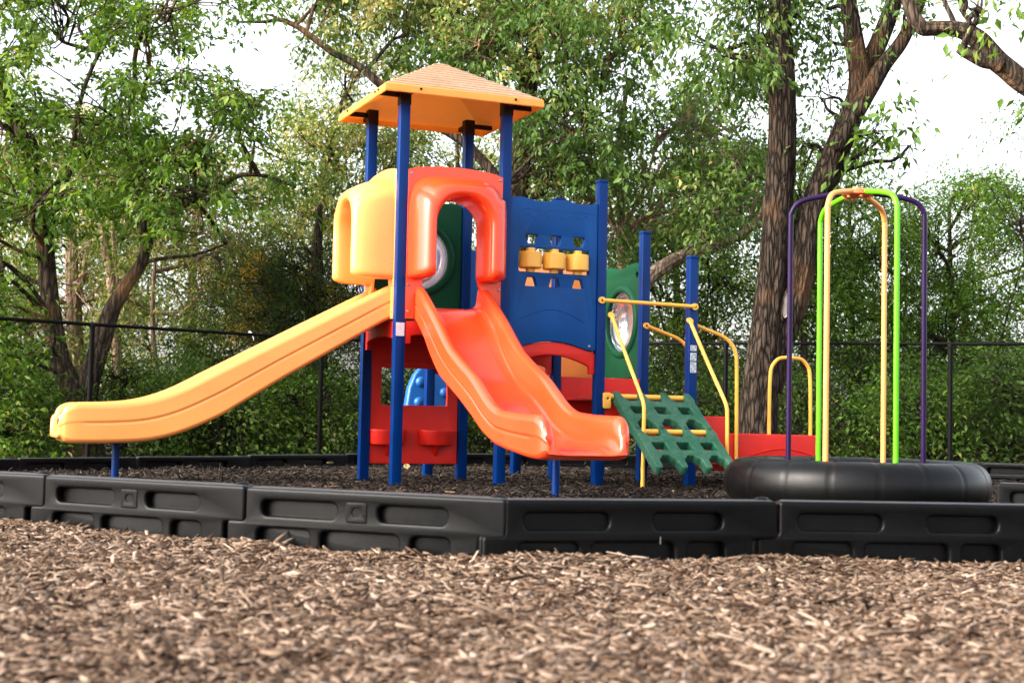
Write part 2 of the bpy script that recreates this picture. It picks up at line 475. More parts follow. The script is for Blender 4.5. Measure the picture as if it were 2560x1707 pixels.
# roof: fascia + underside shell, stepped weathered shingle top
def roof():
    lo, hi = -RO, S + RO
    cx = S / 2; half = (hi - lo) / 2
    zb, zt, za = 3.195, 3.262, 3.64
    b = MB()
    ring = lambda h, z: [(cx - h, cx - h, z), (cx + h, cx - h, z), (cx + h, cx + h, z), (cx - h, cx + h, z)]
    rings = [ring(half - 0.018, zb), ring(half - 0.006, zb - 0.003), ring(half, zb + 0.004), ring(half - 0.004, zt - 0.008), ring(half - 0.014, zt), ring(half - 0.03, zt + 0.004)]
    inner = [ring(half - 0.018, zb), ring(half - 0.022, zb + 0.045), ring(0.004, za - 0.05)]
    V = []; F = []
    for R in (rings, inner):
        o = len(V)
        for q in R: V += q
        for i in range(len(R) - 1):
            for j in range(4):
                k = (j + 1) % 4
                F.append((o + i * 4 + j, o + i * 4 + k, o + (i + 1) * 4 + k, o + (i + 1) * 4 + j))
    b.add(V, F)
    r = b.build('roof', M['roofyellow'], PS, ang=25)
    # shingle courses
    b = MB(); nst = 11; V = []; F = []
    h0 = half - 0.03; prev = None
    rows = []
    for k in range(nst):
        t0, t1 = k / nst, (k + 1) / nst
        ha, hb = h0 * (1 - t0) + 0.02 * t0, h0 * (1 - t1) + 0.02 * t1
        z0, z1 = zt + 0.006 + (za - zt) * t0, zt + 0.006 + (za - zt) * t1
        rows += [ring(ha, z0 - 0.002), ring(ha - 0.002, z0 + 0.009), ring(hb, z1 - 0.002)]
    rows.append(ring(0.0, za + 0.008))
    for q in rows: V += q
    for i in range(len(rows) - 1):
        for j in range(4):
            k = (j + 1) % 4
            F.append((i * 4 + j, i * 4 + k, (i + 1) * 4 + k, (i + 1) * 4 + j))
    b.add(V, F).build('shingle_panel', M['shingle'], r, ang=8)
    for u, v, ax in ((0.06, lo, 'v'), (S - 0.02, lo, 'v'), (lo, 0.03, 'u'), (lo, S - 0.06, 'u'), (lo, -0.06, 'u')):
        bb = MB().lathe([(0.011, 0), (0.011, 0.006), (0.006, 0.009), (0, 0.009)], 10)
        if ax == 'v': bb.xform(Matrix.Translation((u, v - 0.001, 3.232)) @ Matrix.Rotation(PI / 2, 4, 'X'))
        else: bb.xform(Matrix.Translation((u - 0.001, v, 3.232)) @ Matrix.Rotation(-PI / 2, 4, 'Y'))
        bb.build('bolt', M['bracket'], r)


roof()


# slide hoods (built in local a, d, w : a across, d outward, w up)
def hood(mat, place, depth, wt_front, wt_flange, a0=0.035, a1=0.885, open0=0.20, open1=0.66, open_top=2.36):
    wl = 1.745                                        # underside of the bulge legs
    n_leg, n_arch = 10, 30
    c = (open0 + open1) / 2; ro = (open1 - open0) / 2
    ts = []
    inner = []; outer = []; crest = []
    oc = (a0 + a1) / 2; oh = (a1 - a0) / 2
    def box_pt(ang, hw, top, base):                   # superellipse arch from angle 180 to 0
        e = 0.42
        ca, sa = math.cos(ang), math.sin(ang)
        return oc + hw * math.copysign(abs(ca) ** e, ca), base + (top - base) * abs(sa) ** e
    ybase = open_top - ro
    for i in range(n_leg):
        t = i / n_leg
        w = wl + (ybase - wl) * t
        inner.append((open0, w)); outer.append((a0 + 0.01, w + (2.0 - ybase) * t * 0.9))
    for i in range(n_arch + 1):
        ang = PI * (1 - i / n_arch)
        inner.append((c + ro * math.cos(ang), ybase + ro * math.sin(ang)))
        outer.append(box_pt(ang, oh - 0.01, wt_flange - 0.06, 2.0 + 0))
    for i in range(n_leg):
        t = 1 - i / n_leg - 1 / n_leg
        w = wl + (ybase - wl) * t
        inner.append((open1, w)); outer.append((a1 - 0.01, w + (2.0 - ybase) * t * 0.9))
    prof = [(0.0, -0.02), (0.0, 0.45), (0.01, 0.74), (0.035, 0.88), (0.085, 0.965), (0.17, 1.0), (0.30, 0.985), (0.42, 0.93), (0.54, 0.83), (0.66, 0.68), (0.78, 0.48), (0.88, 0.28), (0.95, 0.12), (1.0, 0.03)]
    n = len(inner); m = len(prof)
    V = []; F = []
    for (ia, iw), (oa, ow) in zip(inner, outer):
        up = max(0.0, min(1.0, (ow - iw - 0.02) / 0.25)) if abs(ia - c) < ro * 0.9 else 0
        for q, d in prof:
            # the side walls keep their depth almost to the outer edge, the top slopes down to the flange
            side = 1 - up
            dd = d
            if q > 0.25: dd = d * (1 - side) + side * (1 - ((q - 0.25) / 0.75) ** 2.3) ** 0.5
            if q >= 1.0: dd = 0.03
            V.append((ia + (oa - ia) * q, dd * depth, iw + (ow - iw) * q))
    for i in range(n - 1):
        for j in range(m - 1):
            F.append((i * m + j, i * m + j + 1, (i + 1) * m + j + 1, (i + 1) * m + j))
    for base in (0, (n - 1) * m):                     # close the undersides of the legs, rounded
        ring = [base + j for j in range(m)]
        ca = sum(V[j][0] for j in ring) / m
        prev = ring
        for dz, sh in ((0.018, 0.985), (0.034, 0.93), (0.046, 0.80), (0.051, 0.5)):
            cur = []
            for j in ring:
                a, d, w = V[j]
                cur.append(len(V)); V.append((ca + (a - ca) * sh, d * sh, w - dz))
            for j in range(m - 1):
                F.append((prev[j], prev[j + 1], cur[j + 1], cur[j]))
            prev = cur
        F.append(tuple(prev))
    bm = bmesh.new()
    vs = [bm.verts.new(v) for v in V]
    for f in F:
        try: bm.faces.new([vs[i] for i in f])
        except ValueError: pass
    # flange plate behind, on the post plane, with the same opening and a doorway down to the deck
    ol = [(a0, 1.36), (open0 - 0.085, 1.36), (open0 - 0.085, 1.56), (open0 - 0.02, 1.66)] + inner + [(open1 + 0.02, 1.66), (open1 + 0.085, 1.56), (open1 + 0.085, 1.36), (a1, 1.36), (a1, wt_flange - 0.03)]
    top = [(a1 - (a1 - a0) * t, wt_flange - 0.03 + 0.05 * math.sin(PI * t) ** 0.6) for t in [k / 14 for k in range(1, 14)]]
    ol += top + [(a0, wt_flange - 0.03)]
    pv, pf = plate(ol, [], 0.03, 0.006, 2)
    M0 = Matrix(((1, 0, 0, 0), (0, 0, 1, 0.0), (0, 1, 0, 0), (0, 0, 0, 1)))
    pvs = [bm.verts.new(M0 @ Vector(v)) for v in pv]
    for f in pf:
        try: bm.faces.new([pvs[i] for i in f])
        except ValueError: pass
    bm.transform(place)
    o = from_bm('slide_hood', bm, mat, PS, ang=50)
    for a, w in ((a0 + 0.022, 1.42), (a1 - 0.022, 1.42), (a0 + 0.022, 1.64), (a1 - 0.022, 1.64), (a0 + 0.03, 2.57), (a1 - 0.03, 2.57)):
        MB().lathe([(0.012, 0), (0.012, 0.005), (0.007, 0.008), (0, 0.008)], 10, place @ Matrix.Translation((a, 0.014, w)) @ Matrix.Rotation(-PI / 2, 4, 'X')).build('bolt', M['steel'], o)
    return o


HR = Matrix(((1, 0, 0, 0), (0, -1, 0, -0.03), (0, 0, 1, 0), (0, 0, 0, 1)))          # faces -v
HY = Matrix(((0, -1, 0, -0.03), (1, 0, 0, 0), (0, 0, 1, 0), (0, 0, 0, 1)))           # faces -u
hood(M['orange'], HR, 0.34, 2.4, 2.63)
hood(M['yellow'], HY, 0.35, 2.4, 2.63)


# slides: stations along d (outward), rim / bed / underside heights, swept across a
def slide(mat, place, rim, bed, bot, aw, dend, wall=0.085):
    def fn(tab):
        xs = np.array([p[0] for p in tab]); ys = np.array([p[1] for p in tab])
        def f(x):
            h = 0.055
            return float(np.mean(np.interp([x - h, x - h / 2, x, x + h / 2, x + h], xs, ys)))
        return f
    fr, fb, fu = fn(rim), fn(bed), fn(bot)
    a0, a1 = aw
    ds = list(np.arange(-0.03, dend - 0.26, 0.035)) + list(np.linspace(dend - 0.26, dend, 16))
    V = []; F = []; m = None
    for d in ds:
        zr, zb, zu = fr(d), fb(d), fu(d)
        e = max(0.0, (d - (dend - 0.13)) / 0.13)          # rounding of the exit end
        drop = (1 - math.sqrt(max(0.0, 1 - e * e)))
        zr2 = zr - (zr - zb) * 0.52 * drop
        zu2 = zu + 0.04 * drop
        zb2 = zb - 0.045 * min(1.0, max(0.0, (d - (dend - 0.22)) / 0.22)) ** 2
        k = 0.03 * drop
        zm = zu2 + (zr2 - zu2) * 0.5
        g = 0.007 * (1 - min(1, max(0, (d - (dend - 0.2)) / 0.05)))
        R = min(0.05, (zr2 - zm) * 0.42); B = min(0.035, (zm - zu2) * 0.35)
        w = wall
        half = [(0.10, zu2), (0.05 + k, zu2 + 0.004), (0.018 + k, zu2 + B * 0.35), (0.0 + k, zu2 + B), (0.0 + k, zu2 + B + 0.006), (0.0 + k, zm - 0.024), (0.0 + k, zm - 0.012), (g + k, zm - 0.003), (g + k, zm + 0.003), (-0.003 + k, zm + 0.010), (-0.003 + k, zm + 0.022),
                (0.0 + k, zr2 - R - 0.008), (0.0 + k, zr2 - R), (0.008 + k, zr2 - R * 0.45), (0.026 + k * 0.5, zr2 - R * 0.08), (w * 0.5, zr2), (w - 0.022, zr2 - R * 0.08), (w - 0.004, zr2 - R * 0.5), (w + 0.006, zr2 - R)]
        bd = max(0.02, zr2 - R - zb2)
        half += [(w + 0.012, zb2 + bd * 0.55), (w + 0.022, zb2 + bd * 0.22), (w + 0.05, zb2 + bd * 0.05), (w + 0.10, zb2)]
        sec = [(a0 + x, z) for x, z in half] + [(a1 - x, z) for x, z in reversed(half)]
        m = len(sec)
        V += [(x, d, z) for x, z in sec]
    n = len(ds)
    for i in range(n - 1):
        for j in range(m):
            k = (j + 1) % m
            F.append((i * m + j, i * m + k, (i + 1) * m + k, (i + 1) * m + j))
    F.append(tuple(range(m)))
    # rounded nose: shrink the last ring a little, then cap
    base = (n - 1) * m
    zc = (fb(dend) + fu(dend)) / 2
    ring0 = [V[base + j] for j in range(m)]
    prev = base
    zbd = fb(dend) - 0.01
    for fwd, pull, inx in ((0.010, 0.03, 0.003), (0.019, 0.08, 0.009), (0.026, 0.15, 0.017), (0.030, 0.24, 0.027)):
        k0 = len(V)
        for x, d, z in ring0:
            e0 = min(x - a0, a1 - x); sg = 1 if x < (a0 + a1) / 2 else -1
            mv = inx if e0 < wall / 2 else (-inx if z > zbd else 0.0)      # each wall end rounds towards its own middle
            V.append((x + sg * mv, d + fwd, z + (zc - z) * pull))
        for j in range(m):
            k = (j + 1) % m
            F.append((prev + j, prev + k, k0 + k, k0 + j))
        prev = k0
    hm = m // 2                                        # cap: strips across each wall end, one face under the bed lip
    for j in range(hm // 2):
        q = hm - 1 - j
        if q - 1 > j + 1: F.append((k0 + j, k0 + j + 1, k0 + q - 1, k0 + q))
        elif q - 1 == j + 1: F.append((k0 + j, k0 + j + 1, k0 + q))
        j2, q2 = m - 1 - j, hm + j
        if j2 - 1 > q2 + 1: F.append((k0 + j2, k0 + j2 - 1, k0 + q2 + 1, k0 + q2))
        elif j2 - 1 == q2 + 1: F.append((k0 + j2, k0 + j2 - 1, k0 + q2))
    F.append((k0, k0 + hm - 1, k0 + hm, k0 + m - 1))
    bm = bmesh.new()
    vs = [bm.verts.new(v) for v in V]
    for f in F:
        try: bm.faces.new([vs[i] for i in f])
        except ValueError: pass
    bm.transform(place)
    return from_bm('slide', bm, mat, PS, ang=62)


P0R = Matrix(((1, 0, 0, 0), (0, -1, 0, 0), (0, 0, 1, 0), (0, 0, 0, 1)))
P0Y = Matrix(((0, -1, 0, 0), (1, 0, 0, 0), (0, 0, 1, 0), (0, 0, 0, 1)))
rim_r = [(-.1, 1.70), (0, 1.655), (.12, 1.60), (.27, 1.505), (.5, 1.355), (.72, 1.19), (.86, 1.095), (1.0, 1.03), (1.15, .965), (1.29, .91), (1.40, .86), (1.5, .80), (1.7, .685), (1.82, .635), (1.92, .612), (2.2, .594), (2.5, .588), (2.8, .585)]
bed_r = [(-.1, 1.47), (.03, 1.465), (.14, 1.43), (.32, 1.30), (.6, 1.05), (.8, .90), (.94, .815), (1.1, .75), (1.3, .665), (1.45, .59), (1.6, .50), (1.79, .43), (2.0, .39), (2.3, .375), (2.8, .36)]
bot_r = [(-.1, 1.36), (.06, 1.33), (.3, 1.16), (.45, 1.02), (.67, .855), (1.08, .69), (1.38, .555), (1.6, .44), (1.83, .362), (2.1, .325), (2.45, .287), (2.8, .282)]
sr = slide(M['orange'], P0R, rim_r, bed_r, bot_r, (0.12, 0.79), 2.685)
rim_y = [(-.1, 1.70), (.05, 1.645), (.5, 1.405), (.95, 1.165), (1.5, .87), (1.65, .785), (1.8, .715), (1.95, .665), (2.09, .637), (2.3, .62), (2.56, .612), (2.8, .605)]
bed_y = [(-.1, 1.47), (.05, 1.45), (.5, 1.2), (.95, .95), (1.43, .66), (1.7, .53), (1.9, .47), (2.1, .445), (2.8, .42)]
bot_y = [(-.1, 1.40), (.04, 1.36), (.5, 1.085), (.94, .825), (1.43, .513), (1.62, .425), (1.79, .359), (1.95, .32), (2.09, .305), (2.3, .296), (2.8, .288)]
sy = slide(M['yellow'], P0Y, rim_y, bed_y, bot_y, (0.11, 0.83), 2.625)
# slide legs
b = MB().tube([(0.735, -1.574, -0.1), (0.735, -1.574, 0.47)], 0.03, 14); b.build('slide_leg', M['blue'], sr)
b = MB().tube([(-2.166, 0.55, -0.1), (-2.166, 0.55, 0.31)], 0.03, 14); b.build('slide_leg', M['blue'], sy)


# bubble panels
def bubble_panel(pm, hx, hy, hr, x0, x1, y0, y1, bulge, wavy=True, ears=False, dome='clear'):
    top = [(x1 - (x1 - x0) * t, y1 + (0.02 * math.sin(t * PI * 3) if wavy else 0)) for t in [k / 20 for k in range(21)]]
    ol = [(x0, y0), (x1, y0)] + top
    holes = [circle(hx, hy, hr, 40)]
    if ears:
        holes += [circle(x0 + 0.06, y1 - 0.1, 0.028, 12), circle(x1 - 0.06, y1 - 0.1, 0.028, 12)]
    b = MB().add(*plate(rpoly(ol, 0.008), holes, 0.05, 0.008)).xform(pm)
    o = b.build('bubble_panel', M['green'], PS)
    # raised collar ring
    ring = MB(); prof = [(hr - 0.006, 0.02), (hr - 0.004, 0.044), (hr + 0.012, 0.054), (hr + 0.035, 0.052), (hr + 0.055, 0.04), (hr + 0.065, 0.02)]
    Mx = pm @ Matrix.Translation((hx, hy, 0))
    ring.lathe(prof[::-1], 44, Mx, False); ring.build('collar', M['green'], o)
    ring = MB(); ring.lathe([(r_, -z_) for r_, z_ in prof], 44, Mx, False); ring.build('collar', M['green'], o)
    d = MB(); R = hr - 0.002
    d.lathe([(R * math.cos(a), bulge * math.sin(a)) for a in [k / 14 * PI / 2 for k in range(15)]], 44, Mx, False)
    d.build('bubble_window', M[dome], o, ang=0)
    return o


MV = Matrix(((-1, 0, 0, 0), (0, 0, 1, 0), (0, 1, 0, 0), (0, 0, 0, 1)))   # faces +v
bubble_panel(Matrix.Translation((S, S, 0)) @ MV, S - 0.45, 1.98, 0.295, 0.05, S - 0.05, 1.30, 2.47, 0.2, dome='hazy')
bubble_panel(on_u(3 * S), S + 0.43, 1.53, 0.30, S + 0.05, 2 * S - 0.05, 0.97, 2.07, 0.17, ears=True)

# blue game panel with three spinning cylinders
ptop = [(1.795 - (1.795 - 0.965) * t, 2.442 + 0.013 * math.cos(t * PI * 4.2 + 0.9)) for t in [k / 40 for k in range(41)]]
pbot = [(0.965, 1.16), (1.05, 1.16)] + [(1.05 + 0.66 * t, 1.16 + 0.066 * math.sin(PI * t)) for t in [k / 16 for k in range(1, 16)]] + [(1.71, 1.16), (1.795, 1.158)]
holes = [rrect(1.052, 1.815, 1.716, 2.022, 0.012)]
spx = [1.168, 1.392, 1.614]
for c in spx:
    holes.append(rpoly([(c - 0.036, 2.052), (c + 0.036, 2.052), (c + 0.058, 2.138), (c - 0.058, 2.138)], 0.012))
    holes.append(rpoly([(c - 0.056, 1.692), (c + 0.056, 1.692), (c + 0.032, 1.772), (c - 0.032, 1.772)], 0.012))
gp = MB().add(*plate(pbot + ptop, holes, 0.055, 0.007)).xform(on_v(0.0)).build('game_panel', M['panelblue'], PS)
for c in spx:
    prof = [(0.0, -0.105), (0.038, -0.105), (0.04, -0.07), (0.094, -0.07), (0.1, -0.062), (0.1, 0.062), (0.094, 0.07), (0.04, 0.07), (0.038, 0.105), (0.0, 0.105)]
    sp = MB().lathe(prof, 28, Matrix.Translation((c, -0.002, 1.918))).build('spinner_cylinder', M['yellowmetal'], gp, ang=30)
for u, w in ((1.73, 1.195), (1.03, 1.195)):
    MB().lathe([(0.013, 0), (0.013, 0.005), (0.008, 0.008), (0, 0.008)], 12, Matrix.Translation((u, -0.027, w)) @ Matrix.Rotation(PI / 2, 4, 'X')).build('bolt', M['steel'], gp)
# moulded arcs and fish-like relief lines pressed into the game panel
def relief(path, r):
    MB().tube(path, r, 8).build('relief_line', M['panelblue'], gp)


relief([(1.06 + 0.62 * t, -0.0265, 1.40 + 0.1 * math.sin(PI * t)) for t in [k / 20 for k in range(21)]], 0.005)
for k in range(4):
    x = 1.10 + 0.165 * k
    relief([(x + 0.11 * t, -0.0255, 2.30 + 0.018 * math.sin(2 * PI * t + k) + 0.01 * (k % 2)) for t in [q / 10 for q in range(11)]], 0.004)
for k in range(3):
    x = 1.05 + 0.25 * k
    relief([(x + 0.2 * t, -0.0255, 2.345 + 0.012 * math.sin(PI * t)) for t in [q / 10 for q in range(11)]], 0.0035)

# decks (red), arched valances
def arch_valance(mat, pm, x0, x1, zt, zb, rise, t=0.045, foot=0.07):
    n = 18
    top = [(x1 - (x1 - x0) * k / n, zt - 0.0 + rise * math.sin(PI * k / n)) for k in range(n + 1)]
    f = 0.05
    bot = [(x0, zb - foot), (x0 + f, zb - foot), (x0 + f, zb - 0.005)] + [(x0 + f + (x1 - x0 - 2 * f) * k / n, zb + rise * math.sin(PI * k / n)) for k in range(1, n)] + [(x1 - f, zb - 0.005), (x1 - f, zb - foot), (x1, zb - foot)]
    return MB().add(*plate(bot + top, [], t, 0.006)).xform(pm).build('valance', mat, PS)


def deck(u0, u1, v0, v1, z, th=0.05):
    return MB().bevel_box((u0 + PW, v0 + PW, z - th), (u1 - PW, v1 - PW, z), 0.008).build('deck', M['red'], PS)


deck(0, S, 0, S, 1.33); deck(S, 2 * S, 0, S, 1.20); deck(S, 2 * S, S, 2 * S, 1.20); deck(2 * S, 3 * S, S, 2 * S, 0.955); deck(2 * S, 3 * S, 0, S, 0.785)
arch_valance(M['red'], on_v(-0.01), 0.046, S - 0.046, 1.34, 1.225, 0.02)
arch_valance(M['red'], on_u(0.0), 0.046, S - 0.046, 1.335, 1.20, 0.03)
arch_valance(M['red'], on_v(S), 0.046, S - 0.046, 1.27, 1.02, 0.02, foot=0.02)
arch_valance(M['red'], on_v(0.012), S + 0.046, 2 * S - 0.046, 1.135, 1.025, 0.085)
arch_valance(M['red'], on_v(S), S + 0.046, 2 * S - 0.046, 1.17, 1.04, 0.06)
arch_valance(M['red'], on_v(2 * S), S + 0.046, 2 * S - 0.046, 1.17, 1.04, 0.06)
# central bracket post under the middle deck
MB().bevel_box((1.36, S - 0.05, 0.98), (1.42, S + 0.03, 1.16), 0.006).build('deck_bracket', M['red'], PS)

# red store panel under the tower with two half-round counters
pl = MB().add(*plate(rrect(0.05, 0.135, 0.872, 1.06, 0.015), [rrect(0.144, 0.655, 0.766, 0.985, 0.012)], 0.035, 0.006)).xform(on_v(S)).build('store_panel', M['red'], PS)
for c in (0.21, 0.665):
    tr = MB(); n = 16; r = 0.165
    prof = [(0.0, 0.44), (1.0, 0.44), (1.0, 0.435), (0.97, 0.32), (0.93, 0.31), (0.0, 0.31)]
    V = []; F = []
    rows = [(1.03, 0.437), (1.04, 0.430), (1.02, 0.418), (1.0, 0.32), (0.96, 0.306), (0.0, 0.306)]
    rows = [(0.0, 0.425), (0.9, 0.425), (0.93, 0.437)] + rows
    for q, z in rows:
        for k in range(n + 1):
            a = PI + PI * k / n
            V.append((c + r * q * math.cos(a), S - 0.012 + 1.0 * r * q * math.sin(a), z))
    for i in range(len(rows) - 1):
        for k in range(n):
            F.append((i * (n + 1) + k, i * (n + 1) + k + 1, (i + 1) * (n + 1) + k + 1, (i + 1) * (n + 1) + k))
    tr.add(V, F)
    tr.add(*[[(c - 0.012, S - 0.015, 0.2), (c + 0.012, S - 0.015, 0.2), (c + 0.012, S - 0.015, 0.315), (c - 0.012, S - 0.015, 0.315), (c - 0.012, S - 0.12, 0.315), (c + 0.012, S - 0.12, 0.315)],
             [(0, 1, 2, 3), (0, 1, 5, 4), (0, 3, 4), (1, 2, 5)]])
    tr.build('counter', M['red'], pl)

# back panels seen through the game panel
MB().add(*plate(rpoly([(S + 0.05, 1.2), (1.43, 1.2), (1.43, 2.2), (S + 0.05, 2.2)], 0.03), [], 0.045, 0.007)).xform(on_v(2 * S)).build('back_panel', M['panelblue'], PS)
MB().add(*plate(rpoly([(1.46, 0.97), (2.72, 0.97), (2.72, 2.06), (2.1, 2.11), (1.46, 2.06)], 0.05), [], 0.05, 0.01)).xform(on_v(2 * S + 0.08)).build('back_panel', M['yellow'], PS)

# light blue climbing slab behind the tower, rounded, with moulded grips
ol = [(0.86, 0.44), (0.80, 0.5), (0.80, 0.66), (0.83, 0.84), (0.89, 0.98), (0.97, 1.07), (1.10, 1.10), (1.26, 1.07), (1.36, 0.95), (1.40, 0.7), (1.38, 0.5), (1.32, 0.44)]
cw = MB().add(*plate(ol, [], 0.12, 0.03, 4)).xform(Matrix.Translation((0, 2.16, 0)) @ Matrix.Rotation(-0.10, 4, 'X') @ on_v(0.0)).build('climbing_slab', M['lightblue'], PS)
for u, w in ((0.95, 0.90), (0.93, 0.70), (1.2, 0.80)):
    MB().lathe([(0.055, -0.02), (0.05, 0.02), (0.03, 0.04), (0.0, 0.045)], 16, Matrix.Translation((u, 2.10 + 0.1 * w, w)) @ Matrix.Rotation(PI / 2 - 0.1, 4, 'X')).build('grip', M['lightblue'], cw)


# green climber in two hinged sections
def climber():
    a0, W = 1.955, 0.76
    top = Vector((0, -0.035, 0.775)); bot = Vector((0, -0.88, 0.145))
    ln = (bot - top).length; dirv = (bot - top).normalized()
    nrm = Vector((0, dirv.z, -dirv.y)); 
    if nrm.z < 0: nrm = -nrm
    first = None
    fx = [0.03, 0.265, 0.497, 0.73]
    sl = ln * 0.52
    for sec in range(2):
        o = top + dirv * (0.0 if sec == 0 else ln * 0.475)
        h0, h1 = sl * 0.22, sl * 0.75
        ol = []
        for i, f in enumerate(fx):                                     # upper hooks
            ol += [(f - 0.028, -0.012), (f + 0.03, -0.012), (f + 0.045, h0 * 0.75)]
            if i < 3: ol += [(f + 0.075, h0), (fx[i + 1] - 0.06, h0), (fx[i + 1] - 0.04, h0 * 0.7)]
        ol += [(W, h0 + 0.02), (W, h1)]
        for i in range(3, -1, -1):                                     # lower knuckles
            f = fx[i]
            ol += [(f + 0.034, h1 + 0.02), (f + 0.03, sl * 0.96), (f, sl), (f - 0.03, sl * 0.96), (f - 0.034, h1 + 0.02)]
            if i > 0: ol += [(f - 0.06, h1), (f - 0.085, h1 - 0.035), (fx[i - 1] + 0.085, h1 - 0.035), (fx[i - 1] + 0.06, h1)]
        ol += [(0.0, h1), (0.0, h0 + 0.02)]
        hol = []
        for i in range(3):
            c = (fx[i] + fx[i + 1]) / 2
            hol.append(rpoly([(c - 0.068, sl * 0.37), (c + 0.064, sl * 0.37), (c + 0.072, sl * 0.56), (c - 0.062, sl * 0.56)], 0.018))
        V, F = plate(rpoly(ol, 0.012), hol, 0.084, 0.009)
        X = Vector((1, 0, 0))
        V = [Vector((a0, 0, 0)) + X * x + o + dirv * y + nrm * z for x, y, z in V]
        p = MB().add(V, F).build('climber' if sec == 0 else 'climber_section', M['greenworn'], PS if first is None else first)
        if first is None: first = p
    for k, t in enumerate((0.012, 0.487)):
        o = top + dirv * ln * t
        MB().tube([(a0 + (0.02 if k else -0.02), o.y, o.z), (a0 + W - (0.02 if k < 2 else -0.02), o.y, o.z)], 0.024 if k < 2 else 0.022, 14).build('rung', M['yellowmetal'], first)
    o = top + dirv * ln * 0.965
    MB().lathe([(0.035, 0), (0.035, 0.008), (0.02, 0.014), (0, 0.014)], 18, Matrix.Translation((a0 + W - 0.03, o.y - 0.034, o.z + 0.012)) @ Matrix.Rotation(PI / 2, 4, 'X')).build('end_cap', M['yellowmetal'], first)


climber()
for u in (1.905, 2.70):
    MB().add(*plate(rpoly([(u - 0.045, 0.66), (u + 0.03, 0.66), (u + 0.03, 0.80), (u - 0.045, 0.80)], 0.02), [circle(u, 0.75, 0.012, 10)], 0.02, 0.004)).xform(on_v(-0.055)).build('mounting_plate', M['yellowmetal'], PS)

# red transfer steps and deck fronts
def slab(name, lo, hi, arc=None):
    o = MB().bevel_box(lo, hi, 0.012, 3).build(name, M['red'], PS)
    if arc:
        u0, u1, v, w, r = arc
        MB().tube([(u0 + (u1 - u0) * t, v, w + r * math.sin(PI * t)) for t in [k / 16 for k in range(17)]], 0.008, 8).build('relief_line', M['red'], o)
    return o


slab('step_riser', (2 * S + PW, S - 0.03, 0.62), (3 * S - PW, S + 0.02, 0.958))
slab('deck_front', (2 * S + PW, -0.02, 0.55), (3 * S - PW, 0.03, 0.788))
slab('transfer_step', (3 * S + PW, 0.04, 0.18), (3.19, S - 0.04, 0.615))
slab('transfer_platform', (3.193, 0.03, 0.12), (4.15, S - 0.02, 0.458), (3.42, 4.1, 0.03, 0.27, 0.06))


# yellow hand rails with flattened bolted ends
def rail(path, r=0.017, flat=(True, False), seg=12, n=7):
    P = catmull(path, n)
    o = MB().tube(P, r, seg).build('handrail', M['yellowmetal'], PS, ang=60)
    d = None
    for e, on in zip((0, -1), flat):
        if not on: continue
        p = P[0] if e == 0 else P[-1]; q = P[1] if e == 0 else P[-2]
        d = (p - q).normalized()
        side = Vector((0, 1, 0)); up = d.cross(side).normalized()
        b = MB(); c = [(math.cos(a), math.sin(a)) for a in [2 * PI * k / 16 for k in range(16)]]
        V = [p + d * (0.034 * x) + up * (0.030 * y) + side * s for s in (-0.007, 0.007) for x, y in c]
        F = [tuple(range(16)), tuple(reversed(range(16, 32)))] + [(k, (k + 1) % 16, 16 + (k + 1) % 16, 16 + k) for k in range(16)]
        b.add(V, F).build('rail_end', M['yellowmetal'], o)
        MB().lathe([(0.011, 0), (0.011, 0.007), (0.005, 0.010), (0, 0.010)], 12, Matrix.Translation(p + Vector((0, -0.006, 0))) @ Matrix.Rotation(PI / 2, 4, 'X')).build('bolt', M['bracket'], o)
    return o


rail([(1.925, -0.06, 1.475), (1.957, -0.193, 1.235), (1.988, -0.327, 1.0), (2.018, -0.452, 0.785), (2.027, -0.492, 0.70), (2.029, -0.50, 0.61), (2.027, -0.50, 0.3), (2.025, -0.50, -0.1)])
rail([(2.71, -0.06, 1.462), (2.749, -0.193, 1.225), (2.787, -0.327, 0.995), (2.824, -0.452, 0.785), (2.837, -0.492, 0.70), (2.842, -0.50, 0.61), (2.845, -0.50, 0.3), (2.85, -0.50, -0.1)])
rail([(1.832, -0.06, 1.603), (2.06, -0.062, 1.60), (2.30, -0.062, 1.598), (2.55, -0.062, 1.595), (2.758, -0.06, 1.592)], flat=(True, True))
rail([(2.767, 0.87, 1.47), (2.95, 0.87, 1.412), (3.10, 0.87, 1.363), (3.19, 0.87, 1.30), (3.235, 0.87, 1.2), (3.242, 0.87, 1.0), (3.245, 0.87, 0.45)])
rail([(2.77, 0.05, 1.455), (2.95, 0.04, 1.395), (3.10, 0.03, 1.345), (3.19, 0.022, 1.28), (3.235, 0.012, 1.18), (3.244, 0.01, 1.0), (3.247, 0.008, 0.6), (3.247, 0.008, 0.14)], flat=(True, False))
lp = [(3.655, 0.1, 0.45), (3.655, 0.1, 0.75), (3.66, 0.1, 0.98), (3.675, 0.1, 1.08), (3.73, 0.1, 1.15), (3.80, 0.1, 1.175), (3.96, 0.1, 1.175), (4.03, 0.1, 1.15), (4.085, 0.1, 1.08), (4.10, 0.1, 0.98), (4.107, 0.1, 0.75), (4.11, 0.1, 0.45)]
rail(lp, flat=(False, False))

